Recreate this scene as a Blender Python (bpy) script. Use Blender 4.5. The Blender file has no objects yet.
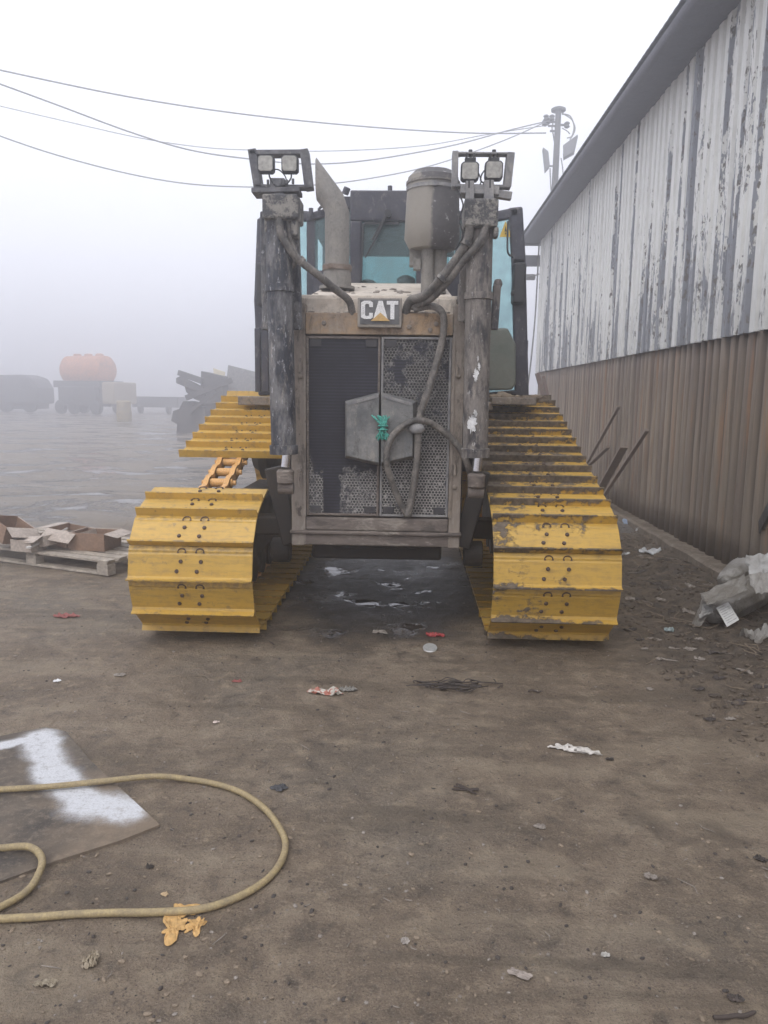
import bpy, bmesh, math, random
from mathutils import Vector, Matrix, noise
R = math.radians
rnd = random.Random(7)
scn = bpy.context.scene
COL = scn.collection

# ------------------------------------------------------------------ camera
CAM = Vector((0.23, 0.0, 1.65)); FPX = 770.0
yaw, pit, roll = R(1.93), R(8.57), R(0.75)
f_ = Vector((-math.sin(yaw)*math.cos(pit), math.cos(yaw)*math.cos(pit), -math.sin(pit)))
r0 = Vector((math.cos(yaw), math.sin(yaw), 0)); u0 = r0.cross(f_)
r_ = r0*math.cos(roll) + u0*math.sin(roll); u_ = -r0*math.sin(roll) + u0*math.cos(roll)
cd = bpy.data.cameras.new('camera'); cam = bpy.data.objects.new('camera', cd); COL.objects.link(cam)
m = Matrix.Identity(4)
for i in range(3):
    m[i][0] = r_[i]; m[i][1] = u_[i]; m[i][2] = -f_[i]; m[i][3] = CAM[i]
cam.matrix_world = m
cd.sensor_fit = 'VERTICAL'; cd.sensor_height = 36; cd.lens = FPX/1024*36; cd.clip_end = 2000; cd.clip_start = .05
scn.camera = cam

def ray(px, py): return f_ + r_*((px-384)/FPX) - u_*((py-512)/FPX)
def P(px, py, Y):
    d = ray(px, py); return CAM + d*(Y/d.y)
def G(px, py, z=0.0):
    d = ray(px, py); return CAM + d*((z-CAM.z)/d.z)

# ------------------------------------------------------------------ mesh builder
class MB:
    def __init__(s): s.bm = bmesh.new(); s.mi = 0
    def face(s, vs):
        try:
            fc = s.bm.faces.new(vs); fc.material_index = s.mi; return fc
        except ValueError: return None
    def box(s, a, b, M=None):
        x0,y0,z0 = (min(a[i],b[i]) for i in range(3)); x1,y1,z1 = (max(a[i],b[i]) for i in range(3))
        c = [Vector(p) for p in ((x0,y0,z0),(x1,y0,z0),(x1,y1,z0),(x0,y1,z0),(x0,y0,z1),(x1,y0,z1),(x1,y1,z1),(x0,y1,z1))]
        if M: c = [M@p for p in c]
        v = [s.bm.verts.new(p) for p in c]
        for q in ((0,3,2,1),(4,5,6,7),(0,1,5,4),(1,2,6,5),(2,3,7,6),(3,0,4,7)): s.face([v[i] for i in q])
        return s
    def bar(s, p0, p1, w, t, up=Vector((0,0,1))):
        p0 = Vector(p0); p1 = Vector(p1); d = p1-p0; L = d.length; d.normalize()
        x = d.cross(up)
        if x.length < 1e-4: x = d.cross(Vector((0,1,0)))
        x.normalize(); z = x.cross(d)
        M = Matrix((( x.x,d.x,z.x,p0.x),(x.y,d.y,z.y,p0.y),(x.z,d.z,z.z,p0.z),(0,0,0,1)))
        return s.box((-w/2,0,-t/2),(w/2,L,t/2),M)
    def prism(s, poly, ext):
        """poly: list of Vectors (a planar loop), ext: extrusion vector"""
        a = [s.bm.verts.new(p) for p in poly]; b = [s.bm.verts.new(Vector(p)+Vector(ext)) for p in poly]
        n = len(a); s.face(a[::-1]); s.face(b)
        for i in range(n): s.face([a[i],a[(i+1)%n],b[(i+1)%n],b[i]])
        return s
    def tube(s, pts, rad, n=10, cap=True):
        pts = [Vector(p) for p in pts]
        rads = rad if isinstance(rad,(list,tuple)) else [rad]*len(pts)
        rings = []; N = None
        for i,p in enumerate(pts):
            t = (pts[min(i+1,len(pts)-1)]-pts[max(i-1,0)])
            if t.length < 1e-9: t = Vector((0,0,1))
            t.normalize()
            if N is None:
                N = t.orthogonal().normalized()
            else:
                N = (N - t*N.dot(t));
                N = N.normalized() if N.length>1e-6 else t.orthogonal().normalized()
            B = t.cross(N)
            rings.append([s.bm.verts.new(p+(N*math.cos(2*math.pi*k/n)+B*math.sin(2*math.pi*k/n))*rads[i]) for k in range(n)])
        for a,b in zip(rings,rings[1:]):
            for k in range(n): s.face([a[k],a[(k+1)%n],b[(k+1)%n],b[k]])
        if cap: s.face(rings[0][::-1]); s.face(rings[-1])
        return s
    def cyl(s, p0, p1, r, r1=None, n=20): return s.tube([p0,p1],[r, r if r1 is None else r1],n)
    def lathe(s, c, prof, axis='Z', n=28):
        """prof: list (r, h) closed by caps"""
        c = Vector(c); rings=[]
        for r,h in prof:
            ring=[]
            for k in range(n):
                a = 2*math.pi*k/n
                if axis=='Z': p=Vector((r*math.cos(a), r*math.sin(a), h))
                elif axis=='X': p=Vector((h, r*math.cos(a), r*math.sin(a)))
                else: p=Vector((r*math.cos(a), h, -r*math.sin(a)))
                ring.append(s.bm.verts.new(c+p))
            rings.append(ring)
        for a,b in zip(rings,rings[1:]):
            for k in range(n): s.face([a[k],a[(k+1)%n],b[(k+1)%n],b[k]])
        s.face(rings[0][::-1]); s.face(rings[-1]); return s
    def blob(s, c, rx, ry, rz, sub=2, amp=.2, freq=2., seed=0, flat=False):
        g = bmesh.ops.create_icosphere(s.bm, subdivisions=sub, radius=1)
        sd = Vector((seed*3.7, seed*1.3, seed*7.1))
        for v in g['verts']:
            k = 1+amp*noise.noise(v.co*freq+sd)*1.6
            z = v.co.z*k*rz
            if flat: z = max(z, -rz*.3)
            v.co = Vector(c)+Vector((v.co.x*k*rx, v.co.y*k*ry, z))
        if s.mi:
            for v in g['verts']:
                for fc in v.link_faces: fc.material_index = s.mi
        return s
    def build(s, name, mats, parent=None, smooth=None, bevel=0, seg=2, flip=False):
        bmesh.ops.recalc_face_normals(s.bm, faces=s.bm.faces[:])
        me = bpy.data.meshes.new(name); s.bm.to_mesh(me); s.bm.free()
        for mm in (mats if isinstance(mats,(list,tuple)) else [mats]): me.materials.append(mm)
        o = bpy.data.objects.new(name, me); COL.objects.link(o)
        if smooth is not None:
            for p in me.polygons: p.use_smooth = True
            if smooth < 180:
                me.set_sharp_from_angle(angle=R(smooth))
        if bevel:
            b = o.modifiers.new('bevel','BEVEL'); b.width = bevel; b.segments = seg; b.limit_method='ANGLE'; b.angle_limit=R(40)
        if parent: put(o, parent)
        return o
def put(o, parent):
    o.parent = parent
    M = Matrix.Identity(4); p = parent
    while p is not None:
        M = p.matrix_basis @ M if p.parent is None else p.matrix_parent_inverse @ p.matrix_basis @ M
        p = p.parent
    o.matrix_parent_inverse = M.inverted()
def tag(o, label=None, cat=None, group=None, kind=None):
    if label: o['label']=label
    if cat: o['category']=cat
    if group: o['group']=group
    if kind: o['kind']=kind
    return o
def empty(name, loc, label, cat, group=None):
    o = bpy.data.objects.new(name, None); COL.objects.link(o); o.location = loc; o.empty_display_size=.2
    return tag(o,label,cat,group)
def smooth_path(pts, n=8):
    pts=[Vector(p) for p in pts]; out=[]
    for i in range(len(pts)-1):
        a=pts[max(i-1,0)]; b=pts[i]; c=pts[i+1]; d=pts[min(i+2,len(pts)-1)]
        for k in range(n):
            t=k/n
            out.append(.5*((2*b)+(c-a)*t+(2*a-5*b+4*c-d)*t*t+(3*b-a-3*c+d)*t**3))
    out.append(pts[-1]); return out

# ------------------------------------------------------------------ materials
class NT:
    def __init__(s, name):
        s.m = bpy.data.materials.new(name); s.m.use_nodes=True; s.t=s.m.node_tree; s.t.nodes.clear()
        s.out = s.n('ShaderNodeOutputMaterial'); s.b = s.n('ShaderNodeBsdfPrincipled')
        s.l(s.b.outputs[0], s.out.inputs[0])
    def n(s, t, **k):
        x = s.t.nodes.new(t)
        for a,b in k.items(): setattr(x,a,b)
        return x
    def l(s,a,b): s.t.links.new(a,b)
    def obj(s): return s.n('ShaderNodeTexCoord').outputs['Object']
    def pos(s): return s.n('ShaderNodeNewGeometry').outputs['Position']
    def mapping(s, v, sc=(1,1,1), loc=(0,0,0), rot=(0,0,0)):
        x=s.n('ShaderNodeMapping'); s.l(v,x.inputs[0]); x.inputs['Scale'].default_value=sc; x.inputs['Location'].default_value=loc; x.inputs['Rotation'].default_value=rot
        return x.outputs[0]
    def noise(s, v, scale, det=5, rough=.6, dist=0):
        x=s.n('ShaderNodeTexNoise'); s.l(v,x.inputs['Vector']); x.inputs['Scale'].default_value=scale; x.inputs['Detail'].default_value=det
        x.inputs['Roughness'].default_value=rough; x.inputs['Distortion'].default_value=dist; return x.outputs[0]
    def vor(s, v, scale, feat='F1', rand=1):
        x=s.n('ShaderNodeTexVoronoi'); x.feature=feat; s.l(v,x.inputs['Vector']); x.inputs['Scale'].default_value=scale; x.inputs['Randomness'].default_value=rand; return x
    def rng(s, v, a, b, c=0., d=1.):
        x=s.n('ShaderNodeMapRange'); s.l(v,x.inputs[0]); x.inputs[1].default_value=a; x.inputs[2].default_value=b; x.inputs[3].default_value=c; x.inputs[4].default_value=d; return x.outputs[0]
    def mix(s, fac, a, b):
        x=s.n('ShaderNodeMix'); x.data_type='RGBA'; x.clamp_factor=True
        for i,v in ((0,fac),(6,a),(7,b)):
            if hasattr(v,'is_output') or isinstance(v,bpy.types.NodeSocket): s.l(v,x.inputs[i])
            else: x.inputs[i].default_value = v if i==0 else (tuple(v)+(1,))
        return x.outputs[2]
    def math(s, op, a, b=None, c=None):
        x=s.n('ShaderNodeMath'); x.operation=op
        for i,v in enumerate((a,b,c)):
            if v is None: continue
            if isinstance(v,bpy.types.NodeSocket): s.l(v,x.inputs[i])
            else: x.inputs[i].default_value=v
        return x.outputs[0]
    def sep(s, v):
        x=s.n('ShaderNodeSeparateXYZ'); s.l(v,x.inputs[0]); return x.outputs
    def comb(s, a,b,c):
        x=s.n('ShaderNodeCombineXYZ')
        for i,v in enumerate((a,b,c)):
            if isinstance(v,bpy.types.NodeSocket): s.l(v,x.inputs[i])
            else: x.inputs[i].default_value=v
        return x.outputs[0]
    def set(s, col=None, rough=None, metal=None, bump=None, dist=.01, strength=.6, spec=None):
        for nm,v in (('Base Color',col),('Roughness',rough),('Metallic',metal),('Specular IOR Level',spec)):
            if v is None: continue
            if isinstance(v,bpy.types.NodeSocket): s.l(v,s.b.inputs[nm])
            else: s.b.inputs[nm].default_value = (tuple(v)+(1,)) if nm=='Base Color' else v
        if bump is not None:
            x=s.n('ShaderNodeBump'); x.inputs['Strength'].default_value=strength; x.inputs['Distance'].default_value=dist
            s.l(bump,x.inputs['Height']); s.l(x.outputs[0],s.b.inputs['Normal'])
        return s.m

def dirty(name, base, dirt=(.2,.17,.145), scale=6., cover=.5, soft=.12, rough=.6, drough=.9, metal=0., fleck=None, fcover=.62, fscale=25., bump=.004, stretch=(1,1,1), var=.25, spec=.4, grime=0.):
    """a base coat partly covered by dried dirt (noise shapes), with optional pale flecks"""
    k=NT(name); v=k.mapping(k.obj(), stretch)
    n1=k.noise(v,scale,8,.65); n2=k.noise(v,scale*5,6,.6)
    mask=k.rng(k.math('ADD',k.math('MULTIPLY',n1,.75),k.math('MULTIPLY',n2,.25)), cover-soft, cover+soft, 1,0)
    b=k.mix(k.rng(n2,.3,.7), [c*(1-var) for c in base], [min(1,c*(1+var)) for c in base])
    d=k.mix(k.noise(v,scale*9,4), [c*(1-var*1.2) for c in dirt], [min(1,c*(1+var*1.2)) for c in dirt])
    c=k.mix(mask,b,d)
    if fleck:
        fl=k.rng(k.noise(v,fscale,5,.7), fcover, fcover+.04)
        c=k.mix(fl,c,fleck)
    if grime:      # grease runs, scuffs and dust blown into corners, each with a shape of its own
        n3=k.noise(k.mapping(v,(1,1,.55)),scale*2.1,9,.72,.6); n4=k.noise(v,scale*14,5,.7)
        g1=k.math('ADD',k.math('MULTIPLY',n3,.8),k.math('MULTIPLY',n4,.2))
        c=k.mix(k.rng(g1,.53,.60,0,grime),c,(.032,.028,.026))
        c=k.mix(k.rng(g1,.45,.38,0,grime),c,(.40,.36,.31))
        run=k.noise(k.mapping(v,(6,6,.35)),scale*1.2,6,.65); c=k.mix(k.rng(run,.58,.66,0,grime*.6),c,(.10,.085,.07))
    rg=k.rng(mask,0,1,rough,drough)
    return k.set(c,rg,metal,k.math('ADD',n2,k.math('MULTIPLY',mask,.6)),bump,.7,spec)

MT={}
def plain(name,col,rough=.6,metal=0.,var=.15,scale=30):
    k=NT(name); n=k.noise(k.obj(),scale,5)
    return k.set(k.mix(k.rng(n,.3,.7),[c*(1-var) for c in col],[min(1,c*(1+var)) for c in col]),rough,metal,n,.002,.3)

MT['guard']=dirty('dusty_guard_paint',(.21,.17,.135),(.27,.235,.205),4,.54,.12,fleck=(.10,.08,.07),fcover=.62,fscale=16,bump=.006,stretch=(1,1,.5),var=.3,grime=0.55)
MT['beam']=dirty('dusty_beam_paint',(.42,.25,.10),(.31,.25,.20),5,.6,.2,fleck=(.12,.08,.06),fcover=.66,fscale=11,grime=0.5)
MT['lowbeam']=dirty('muddy_lower_beam',(.10,.08,.07),(.20,.17,.15),5,.52,.12,fleck=(.34,.29,.26),fcover=.66,stretch=(.4,1,2),grime=0.6)
MT['hood']=dirty('hood_dust',(.34,.27,.2),(.58,.52,.45),3,.62,.12,fleck=(.10,.09,.08),fcover=.68,fscale=9,grime=0.4)
MT['cyl']=dirty('muddy_cylinder',(.03,.034,.046),(.165,.163,.168),8,.50,.045,fleck=(.36,.36,.38),fcover=.60,fscale=30,stretch=(1.2,1.2,.5),bump=.008,rough=.45,var=.4,grime=0.5)
MT['cyl_brown']=dirty('brown_muddy_cylinder',(.04,.038,.042),(.20,.18,.165),8,.53,.05,fleck=(.42,.41,.40),fcover=.62,fscale=26,stretch=(1.2,1.2,.5),bump=.008,rough=.45,var=.4,grime=0.5)
MT['block']=dirty('muddy_block',(.05,.05,.055),(.26,.245,.22),16,.5,.04,fleck=(.33,.31,.28),fcover=.62,fscale=34,bump=.008,grime=0.3)
MT['dark']=dirty('dark_machine_paint',(.03,.03,.037),(.085,.08,.08),5,.47,.15,rough=.45)
MT['cab']=dirty('cab_paint',(.035,.035,.05),(.08,.078,.085),8,.42,.1,rough=.35,fleck=(.25,.24,.25),fcover=.72,fscale=18,grime=0.25)
MT['under']=dirty('greasy_underside',(.012,.011,.011),(.04,.034,.03),6,.5,.15,rough=.5)
MT['hose']=dirty('dusty_hose',(.05,.05,.05),(.22,.2,.18),12,.52,.12,rough=.55,grime=0.5)
MT['exh']=dirty('exhaust_steel',(.20,.19,.175),(.27,.25,.225),9,.5,.14,rough=.6,metal=.1,fleck=(.12,.11,.10),fcover=.7,grime=0.3)
MT['drum']=dirty('drum_paint',(.06,.057,.06),(.26,.235,.205),5,.5,.05,rough=.5,fleck=(.4,.38,.36),fcover=.7,fscale=30)
def drum_mat():
    k=NT('air_cleaner_paint'); o=k.obj(); s=k.sep(o); n=k.noise(o,7,7,.65); n2=k.noise(o,30,6,.6)
    side=k.rng(k.math('ADD',s[0],k.math('MULTIPLY',k.math('SUBTRACT',n,.5),.10)),DRX-.005,DRX+.02)   # soot on the half away from the stack
    top=k.rng(s[2],DRZ-.02,DRZ+.02)
    dirtm=k.math('MAXIMUM',k.math('MULTIPLY',side,k.math('SUBTRACT',1.,top)),k.math('MULTIPLY',top,k.rng(n,.40,.5)))
    c=k.mix(dirtm,k.mix(n,(.22,.20,.17),(.32,.29,.25)),k.mix(n2,(.035,.033,.036),(.12,.11,.11)))
    fl=k.rng(n2,.63,.66); c=k.mix(k.math('MULTIPLY',fl,dirtm),c,(.32,.31,.30))
    return k.set(c,.6,0,n2,.005,.6)
MT['chrome']=NT('chrome').set((.75,.76,.8),.18,1.)
MT['tank']=dirty('tank_paint',(.10,.12,.10),(.17,.17,.145),4,.5,.15,rough=.5)
MT['fender']=dirty('fender_mud',(.3,.22,.13),(.2,.17,.145),7,.6,.1,fleck=(.35,.31,.28),fcover=.64,bump=.01,grime=0.5)
MT['black']=plain('black_rubber',(.02,.02,.022),.6)
MT['lampface']=plain('lamp_lens',(.33,.32,.29),.3,0,.35,35)
MT['frame_light']=dirty('bracket_paint',(.055,.055,.065),(.17,.17,.175),9,.48,.1,rough=.5,grime=0.35)
MT['frame_grey']=dirty('pale_bracket_paint',(.16,.16,.17),(.3,.29,.28),9,.5,.1,rough=.5,grime=0.35)

def chain_mat():
    return dirty('link_paint',(.66,.36,.12),(.35,.24,.13),18,.36,.08,rough=.45,drough=.8,bump=.001)
MT['chain']=chain_mat()

def shoe_mat(name, mud):
    k=NT(name); o=k.obj(); rn=k.n('ShaderNodeObjectInfo').outputs['Random']
    off=k.comb(k.math('MULTIPLY',rn,37.),k.math('MULTIPLY',rn,11.),0.)
    va=k.n('ShaderNodeVectorMath'); va.operation='ADD'; k.l(o,va.inputs[0]); k.l(off,va.inputs[1]); v=va.outputs[0]
    n1=k.noise(v,5,8,.65); n2=k.noise(v,28,6,.6); n3=k.noise(k.mapping(v,(1,6,1)),6,7,.7)
    base=k.mix(k.rng(n1,.3,.7),(.50,.300,.045),(.59,.368,.066))
    base=k.mix(k.rng(rn,0,1,0,.35),base,(.43,.27,.055))
    s=k.sep(o)
    # rubbed dirt film + scratches
    film=k.rng(k.math('ADD',k.math('MULTIPLY',n3,.7),k.math('MULTIPLY',n2,.3)),.47,.66,0,.6)
    base=k.mix(film,base,(.23,.155,.065))
    sc=k.rng(k.noise(k.mapping(v,(3,40,3),rot=(0,0,.3)),4,4,.7),.69,.72,0,.7)
    base=k.mix(sc,base,(.12,.08,.05))
    if mud:
        inner=k.rng(s[0],-.35,.45,.08,-.12)      # shape of the caked mud: heavier on the inner half
        gr=k.rng(s[2],.012,.04,0.,.13)
        lip=k.rng(s[1],-.07,-.095,0.,.12)
        top=k.rng(k.sep(k.pos())[2],.75,1.1,0.,.17)
        q=k.math('ADD',k.math('ADD',k.math('ADD',n1,inner),k.math('ADD',gr,lip)),k.math('MULTIPLY',k.math('SUBTRACT',n2,.5),.35))
        q=k.math('ADD',q,k.math('MULTIPLY',k.math('SUBTRACT',rn,.5),.14))
        lowc=k.rng(k.sep(k.pos())[2],.62,.35,0.,-.05); q=k.math('ADD',k.math('ADD',q,top),lowc)
        q=k.math('ADD',q,k.math('MULTIPLY',k.math('SUBTRACT',n3,.5),.30)); mm=k.math('MULTIPLY',k.rng(q,.585,.71),k.rng(k.math('ADD',n2,k.rng(q,.66,.80,0,.5)),.42,.66,.25,1))
        mc=k.mix(k.rng(n2,.3,.7),(.035,.027,.020),(.19,.155,.12))
        col=k.mix(mm,base,mc)
        rg=k.rng(mm,0,1,.42,.9)
        return k.set(col,rg,0.,k.math('ADD',k.math('MULTIPLY',mm,1.),k.math('MULTIPLY',n2,.5)),.006,.8)
    wear=k.math('MULTIPLY',k.rng(s[2],.036,.045),k.rng(n2,.5,.6,0,.7)); base=k.mix(wear,base,(.20,.15,.10))
    lipd=k.math('MULTIPLY',k.rng(s[1],.055,.09),k.rng(n2,.38,.6,0,.55)); base=k.mix(lipd,base,(.16,.11,.055))
    gr=k.rng(k.noise(v,11,6,.7),.59,.65,0,.6)
    base=k.mix(gr,base,(.2,.14,.08))
    return k.set(base,.42,0.,n2,.0015,.5)
MT['shoe']=shoe_mat('clean_yellow_shoe_paint',False)
MT['shoe_mud']=shoe_mat('muddy_yellow_shoe_paint',True)
MT['bolt']=plain('bolt_steel',(.075,.05,.045),.6,.3)

def glass_mat(name,tint,amt=.9):
    k=NT(name); k.t.nodes.remove(k.b)
    t=k.n('ShaderNodeBsdfTransparent'); t.inputs[0].default_value=tint+(1,)
    g=k.n('ShaderNodeBsdfGlossy'); g.inputs['Roughness'].default_value=.06; g.inputs[0].default_value=(.8,.9,.9,1)
    d=k.n('ShaderNodeBsdfDiffuse'); d.inputs[0].default_value=(.22,.30,.31,1)
    m1=k.n('ShaderNodeMixShader'); fr=k.n('ShaderNodeFresnel'); fr.inputs[0].default_value=1.45; k.l(fr.outputs[0],m1.inputs[0]); k.l(t.outputs[0],m1.inputs[1]); k.l(g.outputs[0],m1.inputs[2])
    m2=k.n('ShaderNodeMixShader'); f=k.rng(k.noise(k.obj(),5,6),.35,.75,.10,.30); k.l(f,m2.inputs[0]); k.l(m1.outputs[0],m2.inputs[1]); k.l(d.outputs[0],m2.inputs[2])
    k.l(m2.outputs[0],k.out.inputs[0]); return k.m
MT['glass']=glass_mat('tinted_glass',(.70,.86,.87))

def perf_mat(name, clog):
    k=NT(name); o=k.obj(); s=k.sep(o); pitch=.0215
    def cell(ox,oz):
        a=k.math('SUBTRACT',k.math('FRACT',k.math('ADD',k.math('DIVIDE',s[0],pitch),ox+200.)),.5)
        b=k.math('MULTIPLY',k.math('SUBTRACT',k.math('FRACT',k.math('ADD',k.math('DIVIDE',s[2],pitch*1.732),oz+200.)),.5),1.732)
        return k.math('SQRT',k.math('ADD',k.math('MULTIPLY',a,a),k.math('MULTIPLY',b,b)))
    d=k.math('MINIMUM',cell(0,0),cell(.5,.5))
    hole=k.math('LESS_THAN',d,.40)
    n=k.noise(o,5,7,.65); n2=k.noise(o,40,5,.6)
    plug=k.rng(k.noise(o,38,2,.5),.60,.64); hole=k.math('MULTIPLY',hole,k.math('SUBTRACT',1.,plug))
    # caked soot: shape of its own, in the door's coordinates
    if clog:
        xs=k.rng(s[0],-.50,-.42,-.25,.2); xr=k.rng(s[0],-.22,-.10,0.05,-.25); zz=k.rng(s[2],.95,1.35,-.45,.35)
        band=k.rng(s[0],-.28,-.24,.45,0.)
        low=k.math('MULTIPLY',band,k.rng(s[0],-.37,-.34,0,1))
        q=k.math('ADD',k.math('ADD',n,k.math('MAXIMUM',k.math('ADD',xs,zz),low)),0.)
        q=k.math('ADD',q,k.math('MULTIPLY',k.math('SUBTRACT',n2,.5),.2))
        cl=k.rng(k.math('ADD',q,k.math('MULTIPLY',k.math('SUBTRACT',n2,.5),.25)),.46,.62)
    else:
        zz=k.rng(s[2],1.75,2.0,0,.02)
        zz=k.rng(s[2],1.3,1.9,0,.10); cl=k.rng(k.math('ADD',k.math('ADD',n,zz),k.math('MULTIPLY',k.math('SUBTRACT',n2,.5),.25)),.57,.66)
    wires=k.rng(k.math('SINE',k.math('MULTIPLY',s[2],300.)),-.2,.8,0,1)
    soot=k.mix(k.math('MULTIPLY',wires,k.rng(n,.35,.65)),(.010,.010,.017),(.035,.035,.052))
    rim=k.mix(k.math('ADD',k.math('MULTIPLY',n,.7),k.math('MULTIPLY',n2,.3)),(.06,.06,.06),k.mix(k.rng(s[2],1.6,1.0),(.36,.345,.33),(.62,.59,.56)))
    col=k.mix(cl,rim,soot)
    k.set(col,.7,0.,n2,.002,.5)
    al=k.math('SUBTRACT',1.,k.math('MULTIPLY',hole,k.math('SUBTRACT',1.,cl)))
    k.l(al,k.b.inputs['Alpha']); return k.m
MT['perf_clog']=perf_mat('sooted_perforated_sheet',True)
MT['perf']=perf_mat('perforated_sheet',False)
MT['cover']=dirty('dusty_cover_steel',(.10,.105,.11),(.25,.245,.235),6,.5,.12,rough=.6,fleck=(.38,.37,.36),fcover=.68,grime=0.45)
MT['twine']=plain('green_twine_fibre',(.07,.33,.27),.85,0,.4,90)

# ------------------------------------------------------------------ ground
_s=[G(*q) for q in ((-110,775),(45,729),(160,827),(0,884))]; SB=(-9,_s[2].x,_s[3].y,_s[1].y)
def gheight(x,y):
    h = 0.014*noise.noise(Vector((x*.9,y*.9,1.)))+.009*noise.noise(Vector((x*2.6+y,y*1.6,5.)))+.006*noise.fractal(Vector((x*9,y*9,3.)),.8,2.1,3)
    if x>1.7:                                   # rough dirt swept against the shed wall
        t=min(1,(x-1.7)/.8)
        if y<12:
            h += t*(.045+.06*noise.noise(Vector((x*2.3,y*2.0,9.)))+.034*noise.fractal(Vector((x*7,y*7,2.)),.8,2.,3))
    # pressed flat below the sheet
    fx=max(0,min(1,(SB[1]+.15-x)/.15)); fy=max(0,min(1,(SB[3]+.15-y)/.15))*max(0,min(1,(y-SB[2]+.15)/.15))
    h-= fx*fy*(max(h,0)*.75)
    d=math.hypot(x,y)
    return h*max(0,min(1,(60-d)/40))
def axis(lo,hi,step,far):
    out=[]; v=lo
    while v<=hi: out.append(v); v+=step
    s=step; v=hi
    right=[]
    while v<far: s*=1.13; v+=s; right.append(min(v,far))
    s=step; v=lo; left=[]
    while v>-far: s*=1.13; v-=s; left.append(max(v,-far))
    return left[::-1]+out+right
xs=axis(-3.6,3.4,.035,210); ys=axis(1.2,8.5,.035,210)
verts=[(x,y,gheight(x,y)) for y in ys for x in xs]
nx=len(xs); faces=[(j*nx+i,j*nx+i+1,(j+1)*nx+i+1,(j+1)*nx+i) for j in range(len(ys)-1) for i in range(nx-1)]
me=bpy.data.meshes.new('ground'); me.from_pydata(verts,[],faces)
for p in me.polygons: p.use_smooth=True
ground=bpy.data.objects.new('ground',me); COL.objects.link(ground); tag(ground,kind='structure',label='brown trodden mud yard with damp patches')
def ground_mat():
    k=NT('yard_mud'); o=k.pos(); s=k.sep(o)
    n0=k.noise(o,.45,6,.6,.4); n1=k.noise(o,1.7,8,.68,.6); n2=k.noise(o,9,8,.7); n3=k.noise(o,55,6,.7); n4=k.noise(o,160,3,.6)
    c=k.mix(k.rng(n1,.36,.64),(.150,.115,.083),(.262,.203,.146))
    c=k.mix(k.rng(n0,.50,.64,0,.6),c,(.20,.178,.145))
    c=k.mix(k.rng(n2,.52,.68,0,.85),c,(.36,.285,.20))
    c=k.mix(k.rng(n2,.46,.33,0,.75),c,(.062,.050,.041))
    tan=k.math('MULTIPLY',k.rng(n1,.50,.60),k.rng(n2,.46,.6)); c=k.mix(k.math('MULTIPLY',tan,.6),c,(.30,.25,.185))
    c=k.mix(k.rng(n3,.55,.75,0,.55),c,(.24,.20,.165))
    c=k.mix(k.rng(n3,.42,.28,0,.6),c,(.05,.04,.034))
    ch=k.vor(o,24); c=k.mix(k.math('MULTIPLY',k.rng(ch.outputs['Distance'],.16,.10),k.rng(n2,.5,.56)),c,(.30,.26,.22))
    ch2=k.vor(o,37); c=k.mix(k.math('MULTIPLY',k.rng(ch2.outputs['Distance'],.15,.08),k.rng(n1,.52,.56)),c,(.035,.028,.024))
    c=k.mix(k.rng(n4,.56,.70,0,.6),c,(.38,.32,.25)); c=k.mix(k.rng(n4,.43,.30,0,.75),c,(.05,.04,.032))
    n5=k.noise(o,28,7,.75,1.); c=k.mix(k.rng(n5,.60,.66,0,.55),c,(.075,.06,.048)); c=k.mix(k.rng(n5,.38,.33,0,.5),c,(.30,.255,.20))
    # smears left by dragged and driven loads, running diagonally
    sm=k.noise(k.mapping(o,(.55,2.6,1),rot=(0,0,.5)),1.3,8,.66,.5); c=k.mix(k.rng(sm,.53,.63,0,.55),c,(.11,.088,.064)); c=k.mix(k.rng(sm,.45,.36,0,.45),c,(.33,.27,.195))
    damp=k.math('ADD',k.noise(o,1.1,6,.6),0.); c=k.mix(k.rng(damp,.60,.68,0,.6),c,(.075,.06,.047))
    cv=k.n('ShaderNodeVectorMath'); cv.operation='ADD'; k.l(o,cv.inputs[0]); dn=k.n('ShaderNodeTexNoise'); k.l(o,dn.inputs['Vector']); dn.inputs['Scale'].default_value=3; dn.inputs['Detail'].default_value=6
    dv=k.n('ShaderNodeVectorMath'); dv.operation='SCALE'; k.l(dn.outputs['Color'],dv.inputs[0]); dv.inputs['Scale'].default_value=.6; k.l(dv.outputs[0],cv.inputs[1])
    crk=k.vor(cv.outputs[0],1.1,'DISTANCE_TO_EDGE'); cm=k.math('MULTIPLY',k.rng(crk.outputs['Distance'],.014,.002),k.rng(k.noise(o,1.3,4),.58,.66)); c=k.mix(k.math('MULTIPLY',cm,.5),c,(.045,.036,.028))
    # darker rough dirt by the wall
    wm=k.math('MULTIPLY',k.rng(k.math('ADD',s[0],k.math('MULTIPLY',k.math('SUBTRACT',n1,.5),1.2)),1.55,2.1),k.rng(s[1],3.2,4.6))
    c=k.mix(k.math('MULTIPLY',wm,.85),c,k.mix(k.rng(n2,.35,.65),(.032,.025,.020),(.17,.135,.10)))
    # greasy wet ground below the machine
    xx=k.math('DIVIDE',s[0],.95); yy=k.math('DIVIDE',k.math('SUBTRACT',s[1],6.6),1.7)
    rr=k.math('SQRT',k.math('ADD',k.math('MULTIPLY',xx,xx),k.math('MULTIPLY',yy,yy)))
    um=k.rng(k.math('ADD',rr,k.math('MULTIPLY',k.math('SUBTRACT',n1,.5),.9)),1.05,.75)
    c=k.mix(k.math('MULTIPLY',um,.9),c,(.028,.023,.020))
    # wet far yard with puddles
    fy=k.rng(k.math('ADD',s[1],k.math('MULTIPLY',k.math('SUBTRACT',n0,.5),3.)),8.3,10.)
    pn=k.noise(k.mapping(o,(.5,.8,1)),.9,9,.72,.9)
    pud=k.math('MULTIPLY',k.rng(pn,.47,.56),fy)
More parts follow.
